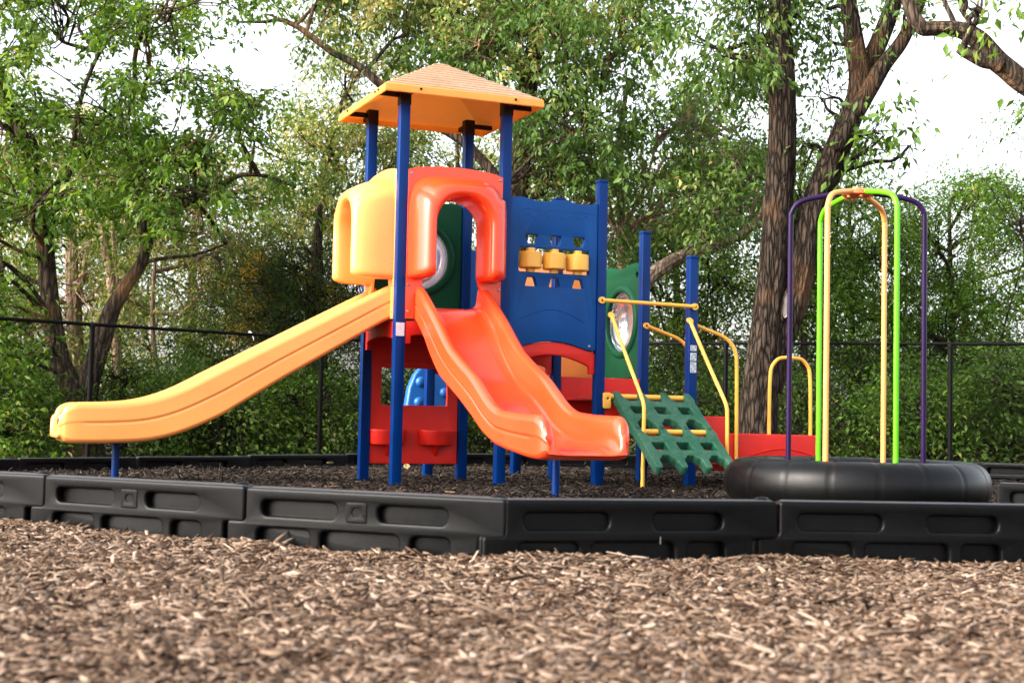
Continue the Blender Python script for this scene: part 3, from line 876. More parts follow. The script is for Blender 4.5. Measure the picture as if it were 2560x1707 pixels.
# printed safety labels stuck on two posts
o = MB().bevel_box((-0.038, -PW - 0.0025, 1.215), (0.034, -PW - 0.0003, 1.325), 0.0005, 1).build('sticker', M['label'], tower[0])
b = MB()
for k in range(3): b.box((-0.028, -PW - 0.0032, 1.232 + 0.026 * k), (0.024 - 0.01 * (k % 2), -PW - 0.0026, 1.237 + 0.026 * k))
for w0, w1 in ((1.195, 1.245), (1.105, 1.178), (1.000, 1.095)):
    s_ = MB().bevel_box((2.728, -PW - 0.0025, w0), (2.79, -PW - 0.0003, w1), 0.0005, 1).build('sticker', M['label'], pG)
    b2 = MB()
    nr = int((w1 - w0) / 0.022)
    for r_ in range(nr):
        z = w0 + 0.008 + 0.022 * r_
        for q in range(3):
            if (r_ + q) % 3 == 2: continue
            b2.box((2.734 + 0.018 * q, -PW - 0.0032, z), (2.748 + 0.018 * q, -PW - 0.0026, z + 0.009))
    b2.build('print', M['labelink'], s_)

# ------------------------------------------------------------------ tyre spinner
TC = Vector((2.39, 9.86, 0))
TS = empty('tube_spinner', TC)
tag(TS, 'big black inner tube ringed by purple, green and orange poles meeting at an orange hub', 'playground spinner')
Rm, rt = 0.732, 0.166
V = []; F = []; nu, nv = 288, 36
for i in range(nu):
    a = 2 * PI * i / nu
    seam = 1.0 - 0.03 * math.exp(-((((i + 3) % 16) - 8) / 0.5) ** 2)
    for j in range(nv):
        p = 2 * PI * j / nv
        cx = math.copysign(abs(math.cos(p)) ** 0.86, math.cos(p)); cz = math.copysign(abs(math.sin(p)) ** 0.92, math.sin(p))
        r = rt * seam
        V.append(((Rm + r * cx) * math.cos(a), (Rm + r * cx) * math.sin(a), rt - 0.008 + r * cz))
for i in range(nu):
    for j in range(nv):
        F.append((i * nv + j, ((i + 1) % nu) * nv + j, ((i + 1) % nu) * nv + (j + 1) % nv, i * nv + (j + 1) % nv))
MB().add(V, F).build('tube', M['tyre'], TS, ang=0)
PR = 0.455
for deg, mt in ((171.2, 'purple'), (-8.8, 'purple'), (231.2, 'peach'), (51.2, 'peach'), (291.2, 'lime'), (111.2, 'lime')):
    a = math.radians(deg)
    ca, sa = math.cos(a), math.sin(a)
    H = 2.10
    pts = [(PR * ca, PR * sa, -0.05), (PR * ca, PR * sa, 0.6), (PR * ca, PR * sa, 1.4), (PR * ca, PR * sa, H - 0.14), (PR * ca * 0.985, PR * sa * 0.985, H - 0.06), (PR * ca * 0.90, PR * sa * 0.90, H + 0.0), (PR * ca * 0.76, PR * sa * 0.76, H + 0.03), (PR * ca * 0.5, PR * sa * 0.5, H + 0.055), (PR * ca * 0.1, PR * sa * 0.1, H + 0.085)]
    MB().tube(catmull(pts, 6), 0.0185, 14).build('pole', M[mt], TS, ang=60)
hb = MB().lathe([(0.0, 2.155), (0.10, 2.155), (0.11, 2.162), (0.11, 2.185), (0.10, 2.192), (0.04, 2.196), (0.035, 2.215), (0, 2.215)], 24).build('hub', M['hub'], TS, ang=30)
for k in range(6):
    a = math.radians(60 * k + 34)
    MB().lathe([(0.013, 0), (0.013, 0.012), (0.006, 0.016), (0, 0.016)], 8, Matrix.Translation((0.085 * math.cos(a), 0.085 * math.sin(a), 2.15)) @ Matrix.Rotation(PI, 4, 'X')).build('bolt', M['hub'], hb)


# ------------------------------------------------------------------ plastic borders
def border_mesh():
    L_, H_, T_ = 1.205, 0.30, 0.095
    prof = rpoly([(0.0, 0.0), (1.10, 0.0), (1.10, 0.145), (L_, 0.145), (L_, H_), (0.085, H_), (0.085, 0.16), (0.0, 0.16)], 0.018, 4)
    holes = [rrect(0.16, 0.185, 0.50, 0.25, 0.025), rrect(0.68, 0.185, 0.97, 0.25, 0.025),
             rrect(0.14, 0.03, 0.38, 0.135, 0.025), rrect(0.43, 0.03, 0.77, 0.135, 0.025), rrect(0.82, 0.03, 0.98, 0.135, 0.025)]
    m = MB()
    P = on_v(0.0)
    for vv in (0.021, T_ - 0.021):
        V, F = plate(prof, holes, 0.042, 0.012, 3)
        m.add([P @ Vector(q) + Vector((0, vv, 0)) for q in V], F)
    core = [(x, y) for x, y in rpoly([(0.012, 0.004), (1.088, 0.004), (1.088, 0.155), (L_ - 0.014, 0.155), (L_ - 0.014, H_ - 0.008), (0.097, H_ - 0.008), (0.097, 0.15), (0.012, 0.15)], 0.01)]
    V, F = plate(core, [], 0.024, 0.002, 1)
    m.add([P @ Vector(q) + Vector((0, T_ / 2, 0)) for q in V], F)
    # rounded top bead
    return m


bo0 = border_mesh().build('border_board', M['border'], None, ang=45)
emb = MB().add(*plate(rrect(0.545, 0.175, 0.635, 0.258, 0.008), [circle(0.59, 0.217, 0.020, 16)], 0.006, 0.002)).xform(on_v(-0.0005)).build('emblem', M['border'], bo0)
stk = MB().lathe([(0.03, 0.0), (0.03, 0.008), (0.022, 0.016), (0.0, 0.019)], 18, Matrix.Translation((1.155, 0.0475, 0.297))).build('stake_head', M['border'], bo0)
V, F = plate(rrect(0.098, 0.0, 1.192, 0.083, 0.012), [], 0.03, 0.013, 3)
M['bleached'] = plastic('bleached_sheen_grey_plastic', (0.030, 0.030, 0.033), 0.5, 0.35, dustcol=(0.075, 0.072, 0.072), var=0.3, scale=3, bump=0.2)  # worn grey, with sky sheen on the board tops put into the colour
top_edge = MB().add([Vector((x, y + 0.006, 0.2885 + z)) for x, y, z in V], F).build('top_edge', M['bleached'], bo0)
BORDERS = []


def place_border(p, q, ztop, label, first=[True]):
    p = Vector((p[0], p[1], 0)); q = Vector((q[0], q[1], 0))
    d = q - p
    p = p - d.normalized() * 0.085
    if first[0]:
        r = bo0; first[0] = False
    else:
        r = bo0.copy(); C.objects.link(r)
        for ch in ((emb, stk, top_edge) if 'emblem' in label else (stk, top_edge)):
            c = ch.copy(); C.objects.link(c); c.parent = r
    r.location = (p.x, p.y, ztop - 0.30)
    r.rotation_euler = (random.uniform(-.012, .012), random.uniform(-.004, .004), math.atan2(d.y, d.x))
    r.scale = (d.length / 1.125, 1, 1)
    tag(r, label, 'border board', 'plastic border boards edging the playground')
    BORDERS.append((p, q, r))
    return r


near = [(-4.45, 8.25), (-3.3, 7.27), (-2.17, 6.66), (-1.115, 6.02), (-.012, 5.48), (1.095, 5.78), (2.25, 5.86), (3.35, 6.05)]
nl = [None, 'dark grey border board cropped by the left edge of the photo, near row', 'sun-bleached grey border board with emblem, second of the near row from the left',
      'dark grey border board with square emblem in front of the red store panel', 'black border board with a small white drip mark, in front of the red slide exit',
      'black border board in front of the black inner tube', 'black border board cropped by the right edge of the photo, nearest row']
for i in range(1, len(near) - 1):
    place_border(near[i], near[i + 1], 0.243, nl[i])
# white drip on one of them belongs to that board
MB().add(*plate(rpoly([(0.70, 0.130), (0.706, 0.130), (0.705, 0.158), (0.702, 0.160)], 0.002), [], 0.002, 0.0004, 1)).xform(on_v(-0.0125)).build('drip_mark', M['steel'], BORDERS[3][2])
# far edge, from the left round to the right
far = [(-6.3, 11.3), (-5.36, 12.05), (-4.45, 12.95), (-3.62, 13.85), (-2.72, 14.9), (-1.82, 15.85), (-0.75, 16.55), (0.45, 16.95), (1.65, 17.0), (2.85, 16.75), (4.0, 16.25), (5.1, 15.5), (6.1, 14.7)]
fl = ['far border board at the left edge beyond the yellow slide', 'far border board left of the yellow slide exit, low in dark mulch', 'far border board behind the exit of the yellow slide',
      'far border board beneath the middle of the yellow slide', 'far border board left of the blue tower posts', 'far border board behind the red store panel',
      'far border board seen between the tower legs', 'far border board behind the red slide exit', 'far border board behind the green climber', 'far border board behind the red transfer platform',
      'grey-topped far border board just behind the inner tube', 'far border board at the right edge behind the inner tube']
for i in range(1, len(far) - 1):
    t = min(1, max(0, (far[i][0] + 4.5) / 9))
    place_border(far[i], far[i + 1], 0.10 + 0.085 * t, fl[i])
place_border((2.80, 8.20), (3.85, 7.75), 0.243, 'grey border board with round stake head at the right, beside the inner tube')

# ------------------------------------------------------------------ ground
def noise2(x, y, s, seed=0.0):
    return np.sin(x * s * 1.7 + seed) * np.cos(y * s * 1.3 + seed * 2) + 0.6 * np.sin(x * s * 3.1 + y * s * 2.3 + seed * 3) + 0.4 * np.sin(y * s * 5.3 - x * s * 4.1 + seed)


def grid_sheet(name, xs, ys, hf, mat, kind='structure'):
    X, Y = np.meshgrid(xs, ys)
    Z = hf(X, Y)
    V = np.stack([X.ravel(), Y.ravel(), Z.ravel()], 1)
    nx, ny = len(xs), len(ys)
    i = np.arange(nx - 1)[None, :] + nx * np.arange(ny - 1)[:, None]
    F = np.stack([i.ravel(), i.ravel() + 1, i.ravel() + nx + 1, i.ravel() + nx], 1)
    o = from_np(name, V, F, mat, sm=0)
    o['kind'] = kind
    return o


soil = chip_mat('soil', [(0.0, (0.012, 0.009, 0.007)), (0.5, (0.035, 0.026, 0.018)), (1.0, (0.075, 0.055, 0.038))])
chipm = chip_mat('wood_chip', [(0.0, (0.026, 0.013, 0.007)), (0.2, (0.066, 0.036, 0.021)), (0.42, (0.125, 0.079, 0.051)), (0.65, (0.19, 0.127, 0.086)), (0.85, (0.275, 0.195, 0.14)), (1.0, (0.40, 0.30, 0.23))])
mulchm = chip_mat('dark_mulch', [(0.0, (0.003, 0.0024, 0.002)), (0.4, (0.010, 0.007, 0.0055)), (0.72, (0.026, 0.018, 0.014)), (0.92, (0.055, 0.04, 0.031)), (1.0, (0.14, 0.10, 0.07))])
chipbase = chip_mat('chip_bed', [(0.0, (0.03, 0.018, 0.012)), (1.0, (0.13, 0.085, 0.06))])
gx = np.concatenate([np.linspace(-900, -20, 12), np.linspace(-18, 18, 40), np.linspace(20, 900, 12)])
gy = np.concatenate([np.linspace(-60, -2, 5), np.linspace(0, 40, 40), np.linspace(45, 1500, 16)])
grid_sheet('ground', gx, gy, lambda x, y: -0.09 + 0 * x, soil)


# border lines used to keep chips on their own side
NX = np.array([p[0] for p in near]); NY = np.array([p[1] for p in near])
FX = np.array([p[0] for p in far]); FY = np.array([p[1] for p in far])
def near_y(x): return np.interp(x, NX, NY)
def far_y(x): return np.interp(x, FX, FY)
def h_out(x, y):
    d = near_y(x) - y
    return -0.02 + 0.008 * noise2(x, y, 1.6, 0.4) + 0.005 * noise2(x, y, 5.0, 2.1) + 0.03 * np.exp(-(np.maximum(d, 0) / 0.13) ** 2) * (0.6 + 0.4 * np.sin(x * 5.3 + 1))
def h_in(x, y):
    return -0.012 + 0.010 * noise2(x, y, 1.3, 1.4) + 0.005 * noise2(x, y, 4.0, 0.3)


# bed surfaces as strips following the border line
def bed(name, y0f, y1f, xs, n, hf, mat):
    T = np.linspace(0, 1, n)
    X = np.repeat(xs[None, :], n, 0); Y = y0f(xs)[None, :] * (1 - T[:, None]) + y1f(xs)[None, :] * T[:, None]
    Z = hf(X, Y)
    V = np.stack([X.ravel(), Y.ravel(), Z.ravel()], 1); nx = len(xs)
    i = np.arange(nx - 1)[None, :] + nx * np.arange(n - 1)[:, None]
    F = np.stack([i.ravel(), i.ravel() + 1, i.ravel() + nx + 1, i.ravel() + nx], 1)
    o = from_np(name, V, F, mat, sm=0); o['kind'] = 'structure'
    return o


bed('wood_chip_path', lambda x: 0 * x + 0.5, lambda x: near_y(x) + 0.045, np.linspace(-4.4, 3.34, 120), 110, h_out, chipbase)
bed('mulch_bed', lambda x: near_y(x) + 0.045, lambda x: far_y(x) + 0.05, np.linspace(-6.2, 6.05, 120), 130, h_in, soil)


def chips(name, n, sampler, hf, size, mat, tilt=0.45, zj=0.03, seed=3):
    rg = np.random.default_rng(seed)
    x, y = sampler(rg, n)
    n = len(x)
    Ls = size * rg.lognormal(0.0, 0.55, n); Ws = np.minimum(Ls * rg.uniform(0.13, 0.44, n), 0.014); Ts = np.minimum(Ws * rg.uniform(0.15, 0.4, n), 0.004)
    yaw = rg.normal(0, 0.9, n) + np.where(rg.random(n) < 0.3, rg.uniform(0, 2 * PI, n), 0); pit = np.clip(rg.normal(0, tilt, n), -0.75, 0.75); rol = rg.normal(0, tilt * 1.2, n)
    bend = rg.normal(0, 0.07, n) * Ls
    base = np.array([[-1, -1, 0], [-1, 1, 0], [0, -1, 0], [0, 1, 0], [1, -1, 0], [1, 1, 0]], float)
    low = base.copy()
    P = np.concatenate([base, low])[None].repeat(n, 0)
    P[:, :6, 2] = 1; P[:, 6:, 2] = -1
    # taper ends at random
    te = rg.uniform(0.25, 1.0, (n, 2)); 
    for cidx, e in (((0, 1, 6, 7), 0), ((4, 5, 10, 11), 1)):
        for c in cidx: P[:, c, 1] *= te[:, e]
    P[:, :, 1] += rg.normal(0, 0.18, (n, 12)); P[:, :, 0] += rg.normal(0, 0.14, (n, 12))
    P[:, :, 0] *= Ls[:, None] / 2; P[:, :, 1] *= Ws[:, None] / 2; P[:, :, 2] *= Ts[:, None] / 2
    for c in (2, 3, 8, 9): P[:, c, 2] += bend
    cy, sy_ = np.cos(yaw), np.sin(yaw); cp, sp = np.cos(pit), np.sin(pit); cr, sr_ = np.cos(rol), np.sin(rol)
    X, Y, Z = P[..., 0], P[..., 1], P[..., 2]
    Y, Z = Y * cr[:, None] - Z * sr_[:, None], Y * sr_[:, None] + Z * cr[:, None]
    X, Z = X * cp[:, None] - Z * sp[:, None], X * sp[:, None] + Z * cp[:, None]
    X, Y = X * cy[:, None] - Y * sy_[:, None], X * sy_[:, None] + Y * cy[:, None]
    z0 = hf(x, y) + rg.uniform(-0.004, zj, n) 
    V = np.stack([X + x[:, None], Y + y[:, None], Z + z0[:, None]], -1).reshape(-1, 3)
    q = np.array([[0, 2, 3, 1], [2, 4, 5, 3], [6, 7, 9, 8], [8, 9, 11, 10], [0, 6, 8, 2], [2, 8, 10, 4], [1, 3, 9, 7], [3, 5, 11, 9], [0, 1, 7, 6], [4, 10, 11, 5]])
    F = (q[None] + 12 * np.arange(n)[:, None, None]).reshape(-1, 4)
    o = from_np(name, V, F, mat)
    o['kind'] = 'stuff'
    return o


def samp_out(rg, n):
    y = 2.75 + (6.9 - 2.75) * rg.random(n * 2) ** 0.9; x = rg.uniform(-1, 1, n * 2) * (0.40 * y + 0.25)
    k = (y < near_y(x) - 0.008)
    # dense rim against the boards
    m = n // 9
    xr = rg.uniform(-3.2, 3.0, m); yr = near_y(xr) - 0.012 - np.abs(rg.normal(0, 0.06, m))
    x = np.concatenate([x[k][:n], xr]); y = np.concatenate([y[k][:n], yr])
    return x, y


def samp_in(rg, n):
    d = rg.random(n * 3)
    y = 5.5 * (17.3 / 5.5) ** d; x = rg.uniform(-1, 1, n * 3) * (0.40 * y + 0.3)
    k = (y > near_y(x) + 0.12) & (y < far_y(x) - 0.05)
    return x[k][:n], y[k][:n]


o = chips('wood_chips', 160000, samp_out, h_out, 0.029, chipm, seed=5, zj=0.022, tilt=0.24)
tag(o, 'loose tan wood chips covering the foreground ground', 'wood chips')
o = chips('wood_chip_fines', 110000, samp_out, h_out, 0.011, chipm, seed=15, zj=0.016, tilt=0.3)
tag(o, 'fine brown wood splinters and dust between the larger foreground chips', 'wood chips')
o = chips('dark_mulch', 64000, samp_in, h_in, 0.034, mulchm, seed=9, tilt=0.4, zj=0.022)
tag(o, 'dark brown shredded mulch inside the plastic borders', 'mulch')

# ------------------------------------------------------------------ trees
ZG = -0.06
LM = {}
LM['bright'] = leaf_mat('bright_green_leaf', [(0.0, (0.02, 0.055, 0.007)), (0.35, (0.065, 0.14, 0.016)), (0.7, (0.13, 0.23, 0.03)), (0.9, (0.21, 0.31, 0.06)), (1.0, (0.36, 0.38, 0.09))], 0.6)
LM['mid'] = leaf_mat('mid_green_leaf', [(0.0, (0.022, 0.058, 0.010)), (0.35, (0.06, 0.125, 0.022)), (0.65, (0.115, 0.20, 0.04)), (0.85, (0.20, 0.26, 0.075)), (1.0, (0.46, 0.38, 0.13))], 0.6)
LM['olive'] = leaf_mat('sunlit_olive_leaf', [(0.0, (0.03, 0.06, 0.012)), (0.3, (0.085, 0.14, 0.028)), (0.6, (0.19, 0.24, 0.055)), (0.8, (0.46, 0.42, 0.13)), (1.0, (0.78, 0.62, 0.24))], 0.75)  # yellow upper stops imitate sun falling on olive leaves
LM['sunlit_pale'] = leaf_mat('sunlit_pale_leaf', [(0.0, (0.03, 0.06, 0.012)), (0.35, (0.08, 0.14, 0.026)), (0.6, (0.17, 0.23, 0.05)), (0.8, (0.45, 0.42, 0.14)), (1.0, (0.80, 0.66, 0.29))], 0.8)  # bright yellow end puts sunlight into the leaf colour
LM['vivid'] = leaf_mat('vivid_green_leaf', [(0.0, (0.018, 0.055, 0.006)), (0.35, (0.055, 0.13, 0.012)), (0.7, (0.115, 0.215, 0.024)), (0.9, (0.20, 0.29, 0.05)), (1.0, (0.44, 0.42, 0.13))], 0.65)
LM['dark'] = leaf_mat('dark_green_leaf', [(0.0, (0.018, 0.045, 0.007)), (0.4, (0.052, 0.112, 0.014)), (0.75, (0.115, 0.195, 0.026)), (0.93, (0.20, 0.27, 0.06)), (1.0, (0.32, 0.36, 0.10))], 0.6)
LM['cedar'] = leaf_mat('sun_gold_cedar_foliage', [(0.0, (0.012, 0.032, 0.006)), (0.5, (0.034, 0.07, 0.012)), (0.76, (0.08, 0.11, 0.018)), (0.9, (0.34, 0.24, 0.03)), (1.0, (0.75, 0.42, 0.05))], 0.9, cl_scale=1.4)  # gold stops paint low-sun highlights into the dark foliage
BK = {}
BK['furrowed'] = bark_mat('furrowed_bark', (0.006, 0.0045, 0.0035), (0.068, 0.049, 0.036), (15, 15, 2.6), 1.0, 0.04, patch=(0.15, 0.075, 0.035))
BK['grey'] = bark_mat('grey_brown_bark', (0.022, 0.016, 0.012), (0.11, 0.08, 0.058), (12, 12, 2.0), 0.7, 0.03, patch=(0.34, 0.18, 0.08))
BK['pale'] = bark_mat('pale_bark', (0.16, 0.10, 0.07), (0.42, 0.29, 0.21), (12, 12, 2.5), 0.5, 0.02)
BK['tan'] = bark_mat('smooth_tan_bark', (0.05, 0.037, 0.028), (0.20, 0.15, 0.11), (12, 12, 3.0), 0.5, 0.02)
BK['dark'] = bark_mat('dark_bark', (0.014, 0.010, 0.008), (0.06, 0.045, 0.034), (14, 14, 2.5), 0.6, 0.02)


def in_poly(px, py, poly):
    P = np.array(poly, float); x0, y0 = P[:, 0], P[:, 1]; x1, y1 = np.roll(x0, -1), np.roll(y0, -1)
    r = np.zeros(len(px), bool)
    for a, b, c, d in zip(x0, y0, x1, y1):
        if b == d: continue
        cond = ((b > py) != (d > py)) & (px < (c - a) * (py - b) / (d - b) + a)
        r ^= cond
    return r


def at_np(px, py, Y):
    dx, dy = px * DS - 1280, py * DS - 853.5
    c, s = math.cos(ROLL), math.sin(ROLL)
    a = (c * dx + s * dy) / FPX; b = -(-s * dx + c * dy) / FPX
    cp, sp = math.cos(PITCH), math.sin(PITCH)
    y = cp - b * sp; z = sp + b * cp
    t = Y / y
    return np.stack([a * t, Y, CAMH + z * t], -1)


def make_leaves(anchor, direc, rg, n_leaf, leaf, spread, droop, aspect=0.42, drop_leaf=0.55):
    """anchor (m,3) spray roots, direc (m,3) spray directions with length; leaves sit along each spray"""
    m = len(anchor)
    k = n_leaf
    t = rg.random((m, k)) ** 0.8
    base = anchor[:, None, :] + direc[:, None, :] * t[..., None]
    base[..., 2] -= droop * (t ** 2) * np.linalg.norm(direc, axis=1)[:, None]
    base += rg.normal(0, spread, (m, k, 3)) * np.array([1, 1, 0.8])
    side = rg.normal(0, 1, (m, k, 3)); side[..., 2] *= 0.5
    ld = side * 0.8 + direc[:, None, :] / (np.linalg.norm(direc, axis=1)[:, None, None] + 1e-6) * 0.5
    ld[..., 2] -= drop_leaf * (0.4 + 1.2 * rg.random((m, k)))
    ld /= np.linalg.norm(ld, axis=-1, keepdims=True)
    L = leaf * rg.uniform(0.55, 1.25, (m, k))
    up = rg.normal(0, 0.55, (m, k, 3)); up[..., 2] += 1.0
    wd = np.cross(ld, up); wd /= np.linalg.norm(wd, axis=-1, keepdims=True) + 1e-9
    nm = np.cross(wd, ld)
    W = L * aspect * rg.uniform(0.75, 1.2, (m, k))
    b = base.reshape(-1, 3); ld = ld.reshape(-1, 3); wd = wd.reshape(-1, 3); nm = nm.reshape(-1, 3); L = L.reshape(-1, 1); W = W.reshape(-1, 1)
    mid = b + ld * L * 0.42
    fold = 0.18 * W
    v0 = b; v1 = mid + wd * W / 2 + nm * fold; v2 = mid - wd * W / 2 + nm * fold
    v3 = b + ld * L - nm * 0.12 * L
    V = np.stack([v0, v1, v3, v2], 1).reshape(-1, 3)
    n = len(b)
    i = 4 * np.arange(n)[:, None]
    F = np.concatenate([i + np.array([[0, 1, 2]]), i + np.array([[0, 2, 3]])], 1).reshape(-1, 3)
    return V, F


def fast_tubes(paths, radii, seg=4):
    """many small tubes; paths list of (n,3) arrays"""
    Vs = []; Fs = []; o = 0
    ang = np.arange(seg) * 2 * PI / seg
    for P, R in zip(paths, radii):
        n = len(P)
        T = np.gradient(P, axis=0); T /= np.linalg.norm(T, axis=1, keepdims=True) + 1e-9
        ref = np.array([0.31, 0.2, 0.93]); A = np.cross(T, ref); A /= np.linalg.norm(A, axis=1, keepdims=True) + 1e-9
        B = np.cross(T, A)
        V = P[:, None, :] + (A[:, None, :] * np.cos(ang)[None, :, None] + B[:, None, :] * np.sin(ang)[None, :, None]) * R[:, None, None]
        Vs.append(V.reshape(-1, 3))
        i = np.arange(n - 1)[:, None] * seg + np.arange(seg)[None, :]
        j = np.arange(n - 1)[:, None] * seg + (np.arange(seg) + 1)[None, :] % seg
        Fs.append(np.stack([i, j, j + seg, i + seg], -1).reshape(-1, 4) + o)
        o += n * seg
    return np.concatenate(Vs), np.concatenate(Fs)


def trunk_tube(pts, r0, r1, seg, n, rough, seed, rads=None):
    P = catmull(pts, n)
    N_ = len(P)
    if rads is not None:
        xs = np.linspace(0, 1, len(rads)); R = [float(np.interp(i / (N_ - 1), xs, rads)) for i in range(N_)]
    else:
        R = [r0 + (r1 - r0) * (i / (N_ - 1)) ** 0.9 for i in range(N_)]
    r_sc = 1.0
    def wob(i, a, p):
        q = Vector((math.cos(a) * 2.6, math.sin(a) * 2.6, p.z * 0.9 + seed))
        q2 = Vector((math.cos(a) * 7.0, math.sin(a) * 7.0, p.z * 2.2 + seed))
        if rough > 0.1:
            q3 = Vector((math.cos(a) * 13 * r_sc, math.sin(a) * 13 * r_sc, p.z * 1.7 + seed + 1.5 * mnoise.noise(Vector((p.z * 2, math.cos(a) * 3, math.sin(a) * 3)))))
            return 1 + rough * (mnoise.noise(q) * 0.8 + abs(mnoise.noise(q2)) * 0.5 + 0.6 * abs(mnoise.noise(q3)) - 0.3)
        return 1 + rough * (mnoise.noise(q) * 0.9 + abs(mnoise.noise(q2)) * 0.9 - 0.2)
    return tube(P, R, seg, True, wob), P


TREES = []


def tree(name, label, cat, trunks, bark, crowns, seed, group=None, hubs=14, twig_frac=0.35, twig_r=0.012, extra_limbs=()):
    """trunks: list of (world points, r0, r1[, rads]); crowns: list of dicts(poly, z, n, k, leaf, mat ...)"""
    rg = np.random.default_rng(seed)
    base = Vector(trunks[0][0][0]); root = empty(name, (base.x, base.y, ZG))
    tag(root, label, cat, group)
    Mi = Vector((base.x, base.y, ZG))
    skel = []
    b = MB()
    for tk in list(trunks):
        pts, r0, r1 = tk[:3]; rads = tk[3] if len(tk) > 3 else None
        big = max(r0, max(rads) if rads else 0) > 0.12
        (V, F), P = trunk_tube(pts, r0, r1, 72 if big else 12, 14 if big else 6, 0.16 if big else 0.08, seed, rads)
        b.add([v - Mi for v in V], F)
        skel += [(np.array(p), r0) for p in P[2:]]
    tr = b.build('trunk', BK[bark], root, ang=0, merge=False)
    sk = np.array([s[0] for s in skel])
    for cr in crowns:
        poly = cr['poly']; P = np.array(poly, float)
        n = cr['n']; x0, y0 = P.min(0); x1, y1 = P.max(0)
        xs = rg.uniform(x0, x1, n * 8); ys = rg.uniform(y0, y1, n * 8)
        ins = in_poly(xs, ys, poly)
        cl = cr.get('gap', 0.5); fs = cr.get('gs', 0.012)
        nz = np.array([mnoise.noise(Vector((x * fs, y * fs, seed * 3.7))) for x, y in zip(xs, ys)])
        for hx, hy, hr in cr.get('skip', ()):
            ins &= (xs - hx) ** 2 + (ys - hy) ** 2 > hr * hr
        keep = ins & (nz + rg.normal(0, 0.12, len(xs)) > -0.45 + cl)
        xs, ys = xs[keep][:n], ys[keep][:n]
        zz = rg.uniform(cr['z'][0], cr['z'][1], len(xs))
        A = at_np(xs, ys, zz)
        ok = A[:, 2] > 0.02; A = A[ok]
        m = len(A)
        if m == 0: continue
        # limbs: hubs spread through the crown, joined to the nearest lower stretch of trunk
        nh = min(cr.get('hubs', hubs), m)
        hub = A[rg.choice(m, nh, replace=False)]
        for _ in range(3):
            d = ((A[:, None] - hub[None]) ** 2).sum(-1); own = d.argmin(1)
            hub = np.array([A[own == h].mean(0) if (own == h).any() else hub[h] for h in range(nh)])
        paths = []; radii = []
        for h in hub:
            dd = np.linalg.norm(sk - h, axis=1) + 1.2 * np.maximum(0, sk[:, 2] - h[2] + 0.3)
            s = sk[dd.argmin()]
            L = np.linalg.norm(h - s)
            mid = (s + h) / 2 + rg.normal(0, 0.10, 3) * L + np.array([0, 0, 0.08 * L])
            q1 = s + (mid - s) * 0.5 + rg.normal(0, 0.05, 3) * L; q2 = mid + (h - mid) * 0.5 + rg.normal(0, 0.05, 3) * L
            pts = np.array([tuple(p) for p in catmull([s, q1, mid, q2, h], 4)])
            r = cr.get('limb_r', 0.035) * rg.uniform(0.7, 1.2)
            paths.append(pts); radii.append(np.linspace(r, r * 0.35, len(pts)))
        V, F = fast_tubes(paths, radii, 6)
        dirs = rg.normal(0, 1, (m, 3)); out = A - hub[own]
        dirs += out / (np.linalg.norm(out, axis=1, keepdims=True) + 1e-6) * 0.9
        dirs[:, 2] = dirs[:, 2] * 0.5 - cr.get('hang', 0.2)
        dirs /= np.linalg.norm(dirs, axis=1, keepdims=True)
        dirs *= (cr.get('len', 0.55) * rg.uniform(0.6, 1.3, m))[:, None]
        sel = np.where(rg.random(m) < cr.get('twig', twig_frac))[0]
        tp = []; trd = []
        for i in sel:
            lp_ = paths[own[i]]; h = lp_[int(len(lp_) * rg.uniform(0.35, 0.999))]; a = A[i]; e = a + dirs[i] * 0.9
            L = np.linalg.norm(a - h)
            md = (h + a) / 2 + rg.normal(0, 0.12, 3) * L
            pts = np.array([tuple(p) for p in catmull([h, md, a, e], 3)])
            tp.append(pts); trd.append(np.linspace(twig_r, twig_r * 0.3, len(pts)))
        if tp:
            V2, F2 = fast_tubes(tp, trd, 4)
            F = np.concatenate([F, F2 + len(V)]); V = np.concatenate([V, V2])
        V = V - np.array(Mi)
        from_np('branches', V, F, BK[cr.get('bark', bark)], root, sm=0)
        V, F = make_leaves(A, dirs, rg, cr.get('k', 26), cr['leaf'], cr.get('spread', 0.10), cr.get('droop', 0.3), cr.get('aspect', 0.42), cr.get('dl', 0.55))
        from_np('crown', V - np.array(Mi), F, LM[cr['mat']], root)
    TREES.append(root)
    return root


def ap(pts, Z):
    """photo points (x, y[, dz]) -> world points round distance Z"""
    return [at(p[0], p[1], Z + (p[2] if len(p) > 2 else 0)) for p in pts]


def foot(pts):
    """continue a trunk straight down into the ground"""
    p = Vector(pts[0]); return [Vector((p.x, p.y, ZG - 0.1))] + pts if p.z > 0.1 else pts


